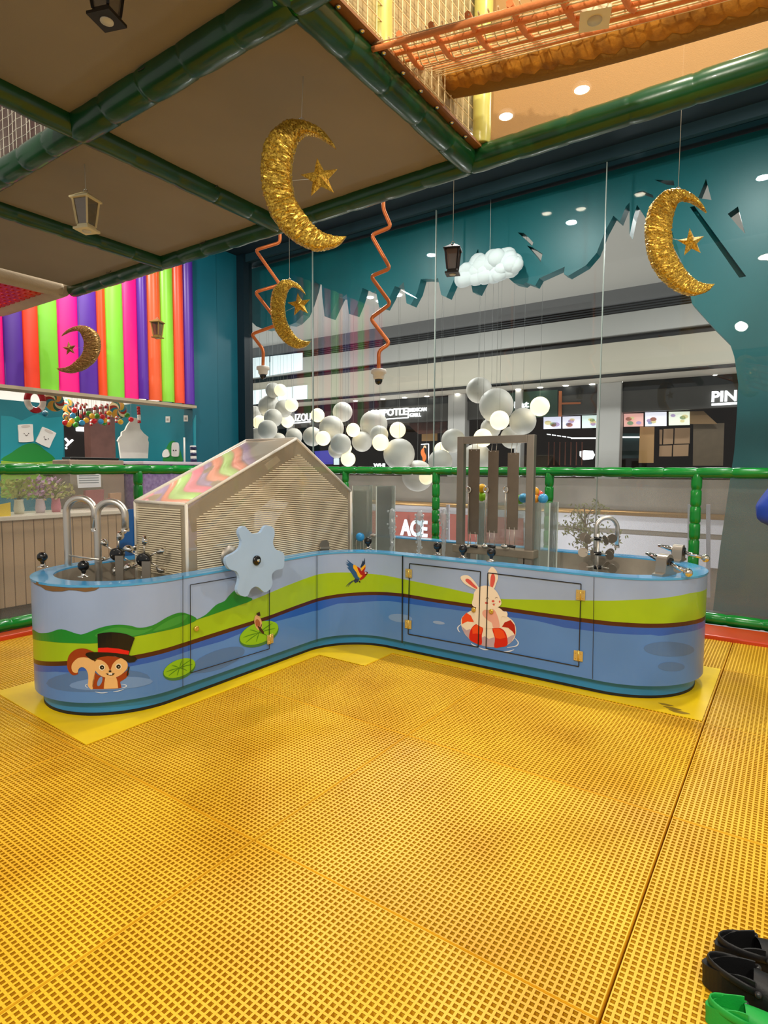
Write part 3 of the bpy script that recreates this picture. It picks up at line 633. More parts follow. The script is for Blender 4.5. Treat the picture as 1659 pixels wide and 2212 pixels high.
# ---- parrot
o, k_ = (740, 1190), 20.74
PB1 = pm('parrot_blue', '0E5288'); PB2 = pm('parrot_navy', '0A2C50'); PY1 = pm('parrot_yellow', 'F2B41E'); PR = pm('parrot_red', 'A80C0C')
D('parrot_wing_print', PB1, [(180, 370), (320, 480), (480, 600), (500, 800), (620, 960), (680, 1150), (780, 1250), (700, 1350), (520, 1200), (400, 1000), (300, 860), (200, 730), (290, 730), (130, 560), (260, 600), (130, 470), (300, 560)], 2)
D('parrot_wing_print', PB2, [(1000, 300), (1010, 570), (840, 770), (795, 720), (860, 560), (910, 420), (940, 480)], 2)
D('parrot_wing_print', PY1, [(470, 640), (540, 610), (640, 680), (720, 860), (790, 1020), (900, 1110), (800, 1220), (700, 1130), (620, 950), (480, 770)], 3)
D('parrot_wing_print', PY1, [(1020, 600), (1040, 690), (860, 900), (800, 790)], 3)
D('parrot_body_print', PR, [(640, 690), (760, 760), (850, 910), (1030, 700), (1020, 790), (960, 930), (1060, 930), (1130, 990), (1060, 1100), (950, 1230), (800, 1320), (760, 1250), (900, 1110), (800, 1050), (700, 860)], 4)
D('parrot_face_print', pm('parrot_face', 'F0D8D0'), ell(1040, 985, 42, 34), 5); D('parrot_beak_print', INK, stroke([(1040, 935), (1110, 950), (1135, 995)], 30), 5); D('parrot_beak_print', INK, stroke([(1010, 1070), (1090, 1030), (1095, 1060)], 30), 5)
D('parrot_tail_print', PB2, [(560, 1230), (740, 1280), (700, 1380), (560, 1440), (500, 1350)], 3); D('parrot_tail_print', PB2, stroke([(540, 1290), (330, 1420), (140, 1600)], 34), 3); D('parrot_tail_print', PB2, stroke([(520, 1330), (340, 1470), (230, 1620)], 26), 3); D('parrot_tail_print', INK, stroke([(740, 1330), (790, 1420)], 60), 3)

# ---- doors, seams, hinges, knobs, chipped rim
SEAM = pm('seam_black', '10141C')
def path_film(px, w=2.2, lay=11, name='seam', parent=table):
    """dark gap along a pixel polyline"""
    for a, b in zip(px, px[1:]):
        n = max(2, int(math.dist(a, b)/25)); c = [(a[0]+(b[0]-a[0])*i/n, a[1]+(b[1]-a[1])*i/n) for i in range(n+1)]
        t = (b[0]-a[0], b[1]-a[1]); L = math.hypot(*t); nx, ny = -t[1]/L*w/2, t[0]/L*w/2
        decal(name, SEAM, [(x+nx, y+ny) for x, y in c]+[(x-nx, y-ny) for x, y in c[::-1]], lay, parent)
path_film([(393, 1243), (393, 1484)], 1.2); path_film([(683, 1200), (683, 1386)], 1.2); path_film([(871, 1200), (870, 1388)], 2.6); path_film([(1284, 1246), (1281, 1466)], 1.0)
path_film([(409, 1263), (580, 1234), (580, 1401), (410, 1453), (409, 1263)], 1.6, 11, 'door_gap')
path_film([(886, 1217), (1039, 1234), (1034, 1397), (883, 1369), (886, 1217)], 2.0, 11, 'door_gap')
path_film([(1055, 1237), (1256, 1261), (1251, 1439), (1051, 1400), (1055, 1237)], 2.0, 11, 'door_gap')
def side_pt(px, py, w): s, z = hit(px, py); return on_side(s, z, w), (on_side(s, z, w+.01)-on_side(s, z, w)).normalized()
HIN = mat('brass_hinge', 'D8C07A', .35, .55)
for px, py in ((884, 1238), (883, 1348), (1255, 1285), (1250, 1416), (582, 1380)):
    p, n = side_pt(px, py, .008); t = Vector((-n.y, n.x, 0))
    M = Matrix(((t.x, n.x, 0, p.x), (t.y, n.y, 0, p.y), (0, 0, 1, p.z), (0, 0, 0, 1)))
    h = MB().rbox((-.028, -.004, -.032), (-.003, .003, .032), .002, M).rbox((.003, -.004, -.032), (.028, .003, .032), .002, M).build('door_hinge', HIN, table)
    pin = MB().tube([M @ Vector((0, 0, -.034)), M @ Vector((0, 0, .034))], .005, 8)
    for sx in (-.016, .016):
        for sz in (-.018, .018): pin.lathe([(0, .004), (.004, .003), (.004, 0)], 8, M @ Matrix.Translation((sx, .002, sz)) @ Matrix.Rotation(-PI/2, 4, 'X'))
    pin.build('hinge_pin', BRASS, h)
for px, py in ((421, 1357), (1025, 1316), (1063, 1320)):
    p, n = side_pt(px, py, .002); q = n.to_track_quat('Z', 'Y').to_matrix().to_4x4(); M = Matrix.Translation(p) @ q
    kb = MB().lathe([(0, .0), (.012, 0), (.012, .006), (.016, .012), (.016, .018), (.009, .021), (.006, .019), (0, .019)], 16, M).build('door_knob', BRASS, table)
CHIP = mat('bare_brown_edge', '7A5A34', .8, bump=.3)
decal('chipped_paint', CHIP, [(69, 1250), (85, 1258), (105, 1265), (130, 1268), (155, 1270), (190, 1269), (218, 1267), (205, 1275), (185, 1278), (165, 1275), (150, 1274), (135, 1277), (115, 1277), (100, 1274), (90, 1267), (75, 1260)], 4)

# ---- rim valves: black ball knobs on chrome plates
def valve(px, py):
    p = at(px, py, z=TZ+.001); M = Matrix.Translation(p)
    v = MB().lathe([(0, .0), (.034, 0), (.034, .004), (.016, .008), (.013, .014), (.013, .02), (0, .02)], 20, M).build('valve_base', CHROME, table)
    MB().lathe([(.010, .018), (.013, .034), (.016, .038), (.024, .044), (.030, .056), (.031, .068), (.027, .082), (.015, .093), (0, .096)], 18, M).build('ball_knob', BLACK, v)
for px, py in ((92, 1225), (181, 1246), (795, 1186), (945, 1198), (1000, 1205), (1061, 1213)): valve(px, py)

# ================================================================ FIXTURES STANDING IN THE BASIN
RX = Vector((.80, .58, 0)).normalized()          # sideways as seen from the hall
def arch(name, label, base, dirv, z0, z1, span, r, zend, cat='water spout'):
    t = thing(name, label, cat, base); rr = span/2; d = Vector(dirv)
    P = [Vector((base[0], base[1], z0)), Vector((base[0], base[1], (z0+z1-rr)/2))]+[Vector((base[0], base[1], z1-rr))+d*(rr-rr*math.cos(a))+Vector((0, 0, rr*math.sin(a))) for a in [PI*i/16 for i in range(17)]]
    P.append(Vector((base[0], base[1], zend))+d*span)
    MB().tube(P, r, 14).build('bent_tube', STEEL, t)
    MB().lathe([(r+.001, 0), (r+.012, 0), (r+.012, .008), (r+.001, .012)], 16, Matrix.Translation((base[0], base[1], z0))).build('base_flange', BRUSH, t)
    e = P[-1]; MB().lathe([(r*1.12, -.004), (r*1.12, .016), (r*.9, .016)], 14, Matrix.Translation(e)).build('end_collar', CHROME, t)
    return t
b1 = at(148, 1238, z=.70); b2 = at(213, 1238, z=.70); ze = at(270, 1146, d=(b2-Vector(EYE)).dot(Vector(FW))).z
for lb, b, zt_ in (('tall steel spout arch at the left end, left of two', b1, at(178, 1070, d=(b1-Vector(EYE)).dot(Vector(FW))).z), ('tall steel spout arch beside the spoon wheels, right of two', b2, at(243, 1077, d=(b2-Vector(EYE)).dot(Vector(FW))).z)):
    arch('spout_arch', lb, (b.x, b.y, .5), RX, .5, zt_-.018, .178, .0222, ze)
st = MB().tube([at(150, 1200, d=3.75), at(215, 1209, d=3.7)], .006, 8); st.build('tie_rod', STEEL, thing('spout_brace', 'thin steel rod bracing the two left spout arches', 'rod', at(150, 1200, d=3.75)))

def cup_wheel(label, px, py, dep, rr, phase, ppx, pbx):
    c = at(px, py, d=dep); t = thing('cup_wheel', label, 'water wheel', (c.x, c.y, .5))
    n = -Vector((FW[0], FW[1], 0)).normalized(); Mw = Matrix(((RX.x, 0, n.x, c.x), (RX.y, 0, n.y, c.y), (0, 1, 0, c.z), (0, 0, 0, 1)))
    MB().lathe([(0, -.03), (.041, -.03), (.041, .012), (.035, .016), (0, .016)], 22, Mw).build('hub', BLACK, t)
    for i in range(6):
        a = phase+i*PI/3; d = (RX*math.cos(a)+Vector((0, 0, math.sin(a))))
        s = MB().cyl(c+d*.03-n*.02, c+d*rr-n*.02, .005, 8).build('spoke', STEEL, t)
        e = c+d*(rr+.018)-n*.02; tang = (Vector((0, 0, math.cos(a)))-RX*math.sin(a)); q = tang.to_track_quat('Z', 'Y').to_matrix().to_4x4()
        MB().lathe([(0, -.033), (.015, -.030), (.027, -.019), (.033, 0), (.030, 0), (.024, -.017), (0, -.028)], 14, Matrix.Translation(e) @ q).build('cup', CHROME, s)
    for k in range(4):
        a = k*PI/2+.3; MB().ball(c+(RX*math.cos(a)+Vector((0, 0, math.sin(a))))*.026+n*.016, .004, 8).build('bolt', CHROME, t)
    pc = at(ppx, py+18, d=dep-.03); MB().bar((pc.x, pc.y, .5), (pc.x, pc.y, c.z-.005), .052, .01, n).build('support_plate', BRUSH, t)
cup_wheel('steel cup water wheel with black hub beside the left arches', 252, 1197, 3.78, .098, .45, 258, 0)
cup_wheel('steel cup water wheel with black hub nearest the mesh house', 310, 1209, 3.62, .098, .55, 316, 0)

# mesh-sided house cover
HX0, HX1, HY0, HY1, HYA = -3.59, -3.05, 2.265, 3.90, 3.245
HW, HA = 1.155, 1.60; HB = .60
house = thing('mesh_house', 'clear ribbed house-shaped cover with pitched roof on the table', 'cover', (-3.3, 3.1, HB))
FRM = mat('cream_frame', 'E9E0D0', .35)
HWR = 1.19
G0 = [(HY0, HB), (HY0, HW), (HYA, HA), (HY1, HWR), (HY1, HB)]
def frame_bars(pts):
    for a, b in zip(pts, pts[1:]): MB().tube([a, b], .0105, 8).build('frame_bar', FRM, house)
for X in (HX0, HX1): frame_bars([Vector((X, y, z)) for y, z in G0])
for y, z in G0[1:4]: frame_bars([Vector((HX0, y, z)), Vector((HX1, y, z))])
CLEAR = glass('clear_acrylic', (.97, .96, .94), 1.3, .02, .02, ('F2E2C4', .18))
ROOF = glass('glossy_acrylic_roof', (.95, .93, .90), 1.4, .09, .05, ('DCCBB2', .60))
for X in (HX0, HX1): MB().poly([[(y, z) for y, z in G0]], lambda u, v, w: Vector((X+w, u, v)), -.002, .002).build('gable_sheet', CLEAR, house)
MB().box((HX0, HY0-.002, HB), (HX1, HY0+.002, HW)).build('end_sheet', CLEAR, house)
MB().box((HX0, HY1-.002, HB), (HX1, HY1+.002, HWR)).build('end_sheet', CLEAR, house)
for (ya, za), (yb, zb_) in ((G0[1], G0[2]), (G0[2], G0[3])):
    # gently sagging roof sheet
    vs = []; fs = []; nu, nv = 24, 12
    for i in range(nu+1):
        for j in range(nv+1):
            u, v = i/nu, j/nv; sag = .010*math.sin(PI*v)*math.sin(PI*u)+.004*math.sin(2*PI*v); y = ya+(yb-ya)*u; z = za+(zb_-za)*u
            vs.append((HX0+(HX1-HX0)*v, y, z-sag))
    for i in range(nu):
        for j in range(nv): a = i*(nv+1)+j; fs.append((a, a+1, a+nv+2, a+nv+1))
    MB().add(vs, fs, True).build('roof_sheet', ROOF, house)
RIB = mat('ribbed_plastic', 'EBDCBC', .5)
def gable_w(z):
    y0 = HY0+.07 if z < HW-.09 else HY0+.07+(z-(HW-.09))/(HA-HW)*(HYA-HY0); y1 = HY1-.05 if z < HWR-.07 else HY1-.05-(z-(HWR-.07))/(HA-HWR)*(HY1-HYA)
    return y0, y1
rb = MB(); z = .70
while z < HA-.07:
    y0, y1 = gable_w(z)
    if y1-y0 > .03: rb.bar((HX1+.008, y0, z), (HX1+.008, y1, z), .005, .0062)
    z += .0144
tag(rb.build('rib_screen', RIB, house), kind='stuff')
rb = MB(); z = .70
while z < HW-.03: rb.bar((HX0+.03, HY0-.008, z), (HX1-.05, HY0-.008, z), .005, .0078); z += .0144
tag(rb.build('rib_screen', RIB, house), kind='stuff')
# works inside the house
INB = mat('inner_brown', '9A8260', .6); INC = mat('inner_cream', 'D8C8A8', .5); IND = mat('inner_dark', '6A5A48', .6)
Xi = -3.3
def inner(name, m, px, Xp, t=.03): MB().poly([[(p.y, p.z) for p in (at(x, y, X=Xp) for x, y in px)]], lambda u, v, w: Vector((Xp+w, u, v)), -t, 0).build(name, m, house)
inner('ramp_board', INC, [(425, 1170), (640, 1000), (655, 1020), (440, 1200)], -3.28)
inner('back_panel', INB, [(410, 1100), (540, 1010), (600, 985), (610, 1020), (420, 1150)], -3.5)
inner('arched_housing', IND, [(590, 1200), (600, 1130), (630, 1085), (680, 1075), (715, 1090), (730, 1140), (735, 1195)], -3.34)
inner('drum_cover', INB, [(600, 1080), (590, 1040), (610, 1000), (640, 1010), (655, 1050), (640, 1090)], -3.4)
for px, py in ((588, 997), (527, 1062), (460, 1112)): inner('yellow_tab', INC, [(px-15, py+8), (px+10, py-12), (px+18, py-2), (px-8, py+18)], -3.2, .012)
p = at(702, 1185, X=-3.02); MB().poly([[(p.y+a, p.z+b) for a, b in ((-.06, -.05), (-.055, .04), (-.03, .065), (.03, .065), (.055, .04), (.06, -.05))]], lambda u, v, w: Vector((-3.03+w, u, v)), 0, .006).build('latch_plate', BRUSH, house)
MB().bar(at(692, 1184, X=-3.015), at(712, 1183, X=-3.015), .012, .014).build('latch', STEEL, house)

# crank wheel with six lobes
GX_ = -2.80
gear = thing('crank_wheel', 'pale blue six-lobed crank wheel with black hub on table front', 'wheel', at(551, 1210, X=GX_))
lob = [(415, 685), (440, 708), (468, 735), (500, 738), (535, 728), (560, 690), (590, 680), (625, 700), (632, 745), (620, 800), (640, 850), (695, 875), (702, 930), (692, 985), (640, 1000), (612, 1035), (617, 1090), (600, 1135), (560, 1157), (520, 1125), (490, 1118), (460, 1140), (435, 1187), (385, 1178), (363, 1140), (380, 1060), (360, 1010), (310, 992), (284, 950), (290, 905), (345, 875), (385, 840), (395, 790), (376, 740), (384, 700)]
q = spline([(p.y, p.z) for p in (at(400+x/3.318, 930+y/3.318, X=GX_) for x, y in lob)], 3, True)
MB().poly([[tuple(a) for a in q]], lambda u, v, w: Vector((GX_+w, u, v)), -.012, .012).build('lobed_disc', mat('pale_blue_board', 'A8C4E4', .35, var=.05), gear)
gc = at(551, 1210, X=GX_); Mx = Matrix.Translation(gc) @ Matrix.Rotation(PI/2, 4, 'Y')
MB().lathe([(0, .012), (.032, .012), (.032, .02), (.026, .026), (0, .026)], 22, Mx).build('hub_cap', BLACK, gear)
MB().lathe([(0, .026), (.010, .026), (.010, .034), (0, .036)], 12, Mx).build('hub_bolt', CHROME, gear)
MB().tube([gc-Vector((.012, 0, 0)), gc-Vector((.30, 0, 0))], .014, 12).build('axle', STEEL, gear)
MB().lathe([(.014, 0), (.075, 0), (.075, .006), (.014, .008)], 22, Matrix.Translation(gc-Vector((.245, 0, 0))) @ Matrix.Rotation(PI/2, 4, 'Y')).build('bearing_plate', BRUSH, gear)

# clear boxes
ACR = glass('clear_box_acrylic', (.96, .98, .97), 1.35, .03, .02, ('D8DED4', .12))
def clear_box(label, x0, x1, y0, y1, z0, z1):
    t = thing('clear_tank', label, 'tank', ((x0+x1)/2, (y0+y1)/2, z0))
    MB().box((x0, y0, z0), (x1, y0+.006, z1)).build('front_wall', ACR, t); MB().box((x0, y1-.006, z0), (x1, y1, z1)).build('back_wall', ACR, t)
    MB().box((x0, y0+.006, z0), (x0+.006, y1-.006, z1)).build('side_wall', ACR, t); MB().box((x1-.006, y0+.006, z0), (x1, y1-.006, z1)).build('side_wall', ACR, t)
    for x in (x0, x1):
        for y in (y0, y1): MB().bar((x, y, z0), (x, y, z1), .007).build('edge_strip', mat('pale_edge', 'D6DED6', .3), t)
    MB().box((x0+.006, y0+.006, z0), (x1-.006, y1-.006, z0+.006)).build('tank_floor', ACR, t)
    return t
p0 = at(762, 1060, Y=4.02); p1 = at(813, 1060, Y=4.02)
clear_box('clear acrylic water box just right of the mesh house', p0.x, p1.x, 4.02, 4.30, .50, at(790, 1050, Y=4.02).z)
p0 = at(1150, 1085, Y=4.18); p1 = at(1188, 1085, Y=4.18)
BZ = at(1170, 1086, Y=4.18).z
clear_box('narrow clear acrylic tube with coloured balls right of steel frame', p0.x, p1.x, 4.18, 4.36, .50, BZ)
clear_box('clear acrylic ball tray behind the hanging steel plates', at(1030, 1090, Y=4.32).x, at(1140, 1090, Y=4.32).x, 4.34, 4.46, .50, at(1040, 1086, Y=4.34).z)
for lb, px, py, Y, hx in (('yellow play ball stacked above the green one', 1041, 1055, 4.36, 'F2B81A'), ('green play ball behind hanging plates', 1041, 1073, 4.36, '8CCB1A'), ('orange play ball on top of the pile beside frame post', 1154, 1062, 4.27, 'F2A81A'), ('orange play ball lower in the pile beside frame post', 1154, 1078, 4.25, 'F29A1A'), ('blue play ball at the right end of the pile', 1173, 1077, 4.25, '3A9AD0'), ('blue play ball left of the frame post', 1131, 1076, 4.36, '4AA8D8'), ('red play ball half hidden behind the blue one', 1164, 1070, 4.31, 'E0503A'), ('green play ball peeping left of frame post', 1124, 1079, 4.39, '7AC03A'), ('blue play ball on steel prongs by the rim valve', 778, 1160, 3.95, '2F9ADC')):
    c = at(px, py, Y=Y); tag(MB().ball(c, .0375 if px < 1000 or px > 0 else .03, 18).build('play_ball', mat('ball_'+hx, hx, .3, coat=.3)), lb, 'ball')
pr = thing('ball_prongs', 'three steel prongs carrying a blue ball in basin', 'ball stand', (*at(778, 1170, Y=3.95)[:2], .5)); c = at(778, 1160, Y=3.95)
for a in (0, 2.1, 4.2): MB().tube(spline([c+Vector((.03*math.cos(a), .03*math.sin(a), -.025)), c+Vector((.036*math.cos(a), .036*math.sin(a), -.06)), Vector((c.x+.02*math.cos(a), c.y+.02*math.sin(a), .5))], 5), .004, 6).build('prong', STEEL, pr)
# short bent outlet beside it
bo = at(800, 1160, Y=4.0); t = thing('bent_outlet', 'short bent steel outlet pipe beside the blue ball', 'pipe', (bo.x, bo.y, .5))
MB().tube(spline([Vector((bo.x, bo.y, .5)), Vector((bo.x, bo.y, bo.z-.03)), bo+Vector((.02, 0, .015)), bo+Vector((.05, 0, .01))], 6), .014, 10).build('pipe', STEEL, t)

# steel frame with hanging plates
FY = 4.10
fx0 = at(987, 1000, Y=FY).x; fx1 = at(1153, 1000, Y=FY).x; fz = at(1070, 941, Y=FY).z; FWD = .056
frm = thing('plate_frame', 'brushed steel frame with three hanging plates on right wing', 'frame', ((fx0+fx1)/2, FY, .5))
for x in (fx0+FWD/2, fx1-FWD/2): MB().rbox((x-FWD/2, FY, .50), (x+FWD/2, FY+.05, fz), .004).build('upright', BRUSH, frm)
MB().rbox((fx0+FWD, FY, fz-FWD), (fx1-FWD, FY+.05, fz), .004).build('crossbar', BRUSH, frm)
tz0 = at(1070, 1183, Y=FY).z
MB().rbox((fx0-.02, FY-.02, tz0-.06), (fx1+.02, FY+.09, tz0), .006).build('trough', mat('trough_steel', 'A89A86', .4, .6, var=.2), frm)
for a, b in ((fx0+.06, fx0+.10), (fx1-.1, fx1-.06)): MB().box((a, FY-.01, .5), (b, FY+.06, tz0-.06)).build('trough_leg', BRUSH, frm)
PLT = mat('dull_steel_plate', '7A6E60', .5, .5, var=.12, vscale=12, bump=.05)
for x0, x1, y0, y1 in ((1010, 1037, 970, 1153), (1052, 1078, 973, 1150), (1094, 1122, 978, 1143)):
    a = at(x0, y1, Y=FY-.015); b = at(x1, y0, Y=FY-.015)
    pl_ = MB().rbox((a.x, FY-.019, a.z), (b.x, FY-.014, b.z), .0015).build('hanging_plate', PLT, frm)
    for f in (.28, .72):
        x = a.x+(b.x-a.x)*f; MB().tube([(x, FY+.0, fz-FWD+.005), (x, FY-.01, b.z+.012), (x, FY-.016, b.z-.008)], .0022, 6).build('hook_wire', STEEL, pl_); MB().ball((x, FY-.021, b.z-.008), .005, 8).build('bolt', CHROME, pl_)
        MB().tube([(x, FY-.022, a.z+.012), (x, FY-.01, tz0)], .0026, 6).build('hook_wire', STEEL, pl_); MB().ball((x, FY-.022, a.z+.014), .005, 8).build('bolt', CHROME, pl_)
for px in (1010, 1048, 1090):
    c = at(px, 1180, Y=FY-.05); kn = MB().ball(c, .024, 14, (1.2, 1, .8)).build('lever_ball', CHROME, frm)
    MB().tube([c+Vector((.02, 0, .005)), c+Vector((.08, .01, .0))], .011, 8).build('lever', BLACK, kn)
    e = at(px+2, 1058, Y=FY-.03); e2 = at(px-8, 1170, Y=FY-.05); MB().tube([c+Vector((.0, .01, 0)), e+Vector((.0, 0, -.10)), e], .004, 6).build('striker_rod', STEEL, frm)
    MB().tube([e+Vector((.018*math.cos(t), 0, .022*math.sin(t))) for t in [2*PI*i/14 for i in range(14)]], .006, 6, closed=True).build('striker_ring', CHROME, frm)

# paddle spinner arch on the right wing
ab = at(1285, 1222, z=.66); t = arch('spout_arch', 'steel arch spout between paddle spinner and window barrier', (ab.x, ab.y, .5), RX*.98, .5, at(1307, 1115, d=(ab-Vector(EYE)).dot(Vector(FW))).z-.01, .165, .0165, .80)
sp = at(1291, 1200, d=(ab-Vector(EYE)).dot(Vector(FW))-.12); t = thing('paddle_spinner', 'steel post with three tiers of round steel paddles', 'water spinner', (sp.x, sp.y, .5))
MB().cyl((sp.x, sp.y, .5), (sp.x, sp.y, at(1291, 1150, d=4.4).z), .011, 10).build('post', STEEL, t)
DSK = mat('paddle_steel', '877C6E', .4, .6, bump=.05)
dd = (sp-Vector(EYE)).dot(Vector(FW))
for k, py in enumerate((1163, 1195, 1225)):
    c = at(1291, py, d=dd); hb = MB().cyl(c-Vector((0, 0, .013)), c+Vector((0, 0, .013)), .027, 14).build('hub', BLACK, t)
    for i in range(5):
        a = .5+k*.35+i*2*PI/5; d = Vector((math.cos(a), math.sin(a), 0)); e = c+d*.082
        MB().cyl(c+d*.02, e, .004, 6).build('spoke', STEEL, hb)
        tn = Vector((-d.y, d.x, .25)).normalized(); q = tn.to_track_quat('Z', 'Y').to_matrix().to_4x4()
        MB().lathe([(0, -.002), (.036, -.002), (.036, .002), (0, .002)], 16, Matrix.Translation(e+d*.02) @ q, False).build('paddle', DSK, hb)
# water cannons
def cannon(label, px, py, nose, ballp, dep):
    c = at(px, py, d=dep); n0 = at(nose[0], nose[1], d=dep+.10); b0 = at(ballp[0], ballp[1], d=dep-.10)
    t = thing('water_cannon', label, 'water cannon', (c.x, c.y, TZ)); ax = (n0-b0).normalized()
    MB().tube([n0, n0+(c-n0)*.55, c], [.009, .019, .021], 12).build('nozzle', CHROME, t)
    MB().tube([c, b0], [.013, .012], 12).build('handle', CHROME, t); MB().ball(b0, .027, 18).build('handle_ball', BRASS if 0 else mat('polished_ball', 'E0DAC8', .12, .95), t)
    s = Vector((-ax.y, ax.x, 0)).normalized(); f = Vector((ax.x, ax.y, 0)).normalized()
    M = Matrix(((f.x, s.x, 0, c.x), (f.y, s.y, 0, c.y), (0, 0, 1, 0), (0, 0, 0, 1)))
    prof = [(-.085, TZ), (-.085, TZ+.012), (-.05, TZ+.02)]+[(-.045*math.cos(a), c.z+.045*math.sin(a)) for a in [PI*i/12 for i in range(13)]]+[(.05, TZ+.02), (.085, TZ+.012), (.085, TZ)]
    Mb = Matrix(((s.x, f.x, 0, c.x), (s.y, f.y, 0, c.y), (0, 0, 1, 0), (0, 0, 0, 1)))
    MB().poly([prof], lambda u, v, w: Mb @ Vector((u, w, v)), -.032, .032).build('bracket', mat('cast_steel', 'B0A698', .35, .8), t)
    q = ax.to_track_quat('Z', 'Y').to_matrix().to_4x4(); MB().lathe([(.014, -.038), (.034, -.038), (.034, .038), (.014, .038)], 18, Matrix.Translation(c) @ q).build('swivel_ring', BLACK, t)
    return t
ca = at(1440, 1250, z=TZ); cb = at(1482, 1213, z=TZ)
cannon('near chrome water cannon with ball handle on table rim', 1436, 1212, (1396, 1194), (1486, 1237), (ca-Vector(EYE)).dot(Vector(FW))+.12)
cannon('far chrome water cannon with ball handle at table end', 1466, 1190, (1422, 1178), (1524, 1206), (cb-Vector(EYE)).dot(Vector(FW))+.02)
# bubbling jets
JET = glass('foamy_water', (.9, .94, .96), 1.33, .12, .12, ('E8ECEC', .30))
rnd = random.Random(11)
for lb, px, top in (('thin foaming water jet nearest the clear box', 846, 1100), ('tall forked foaming water jet before the shop sign', 905, 1103), ('thin foaming water jet beside the steel frame', 958, 1100)):
    b = at(px, 1190, Y=4.12); tt = at(px, top, Y=4.12); P = []; R = []
    for i in range(26):
        f = i/25; P.append(Vector((b.x+rnd.uniform(-.006, .006), b.y, .6+(tt.z-.6)*f))); R.append((.012+.02*f**2)*rnd.uniform(.75, 1.25)*(1 if f < .95 else .6))
    t = thing('water_jet', lb, 'water jet', (b.x, b.y, .6)); jb = MB().tube(P, R, 10)
    for k in range(26):
        f = rnd.random()**.5; a = rnd.uniform(0, 2*PI); rr = .012+.035*f; jb.ball((b.x+rr*math.cos(a), b.y+rr*math.sin(a), .62+(tt.z-.62)*f), rnd.uniform(.004, .011), 6)
    jb.build('water_column', JET, t)
fo = MB()
for k in range(150):
    p = at(rnd.uniform(800, 1000), rnd.uniform(1172, 1198), z=.61); fo.ball(p, rnd.uniform(.006, .02), 6, (1.5, 1.5, .5))
tag(fo.build('foam', mat('white_foam', 'E8E8E4', .4)), 'white foam patches floating around the water jets', 'foam', kind='stuff')
# blue chute behind the left spout
bc = thing('blue_chute', 'blue plastic chute behind the spoon wheels at mesh house', 'chute', (*at(268, 1200, z=.7)[:2], .5))
q = [(p.x, p.z) for p in (at(x, y, Y=2.45) for x, y in [(248, 1190), (262, 1160), (274, 1150), (276, 1100), (287, 1100), (287, 1235), (248, 1235)])]
q[-1] = (q[-1][0], .5); q[-2] = (q[-2][0], .5)
MB().poly([q], lambda u, v, w: Vector((u, 2.45+w, v)), 0, .05).build('chute_side', mat('blue_chute_plastic', '0E5FA8', .35), bc)
# ================================================================ HANGING DECORATIONS
GOLD = glitter('gold_tinsel', 'F6CE52', '9A6E1C', 190)
GOLD2 = glitter('copper_gold_tinsel', 'D8AC62', '6A4620', 260)
MO = [(630, 900), (600, 850), (540, 785), (470, 750), (420, 735), (330, 740), (260, 790), (205, 860), (180, 960), (178, 1080), (200, 1200), (250, 1310), (330, 1400), (420, 1460), (510, 1490), (590, 1480), (650, 1455), (690, 1410)]
MI = [(630, 900), (590, 870), (530, 830), (480, 815), (440, 815), (400, 850), (375, 920), (360, 1000), (360, 1080), (375, 1170), (410, 1240), (460, 1310), (520, 1370), (580, 1400), (640, 1410), (690, 1410)]
def resample(pts, n):
    a = np.array(spline(pts, 6)); s = np.concatenate([[0], np.cumsum(np.hypot(*np.diff(a, axis=0).T))]); t = np.linspace(0, s[-1], n)
    return np.stack([np.interp(t, s, a[:, 0]), np.interp(t, s, a[:, 1])], 1)
N_ = 170; OO = resample(MO, N_); II = resample(MI, N_)
NRM = lambda a: ((a-np.array([178, 735]))/np.array([512, 755]))
OO, II = NRM(OO), NRM(II)
VR = Vector((RT[0], RT[1], 0)).normalized(); VF = Vector((FW[0], FW[1], 0)).normalized()
def vplane(px, py, p):
    """photo pixel on the upright plane through p that faces the hall"""
    v = Vector(ray(px, py)); e = Vector(EYE); t = (p-e).dot(VF)/v.dot(VF); return e+v*t
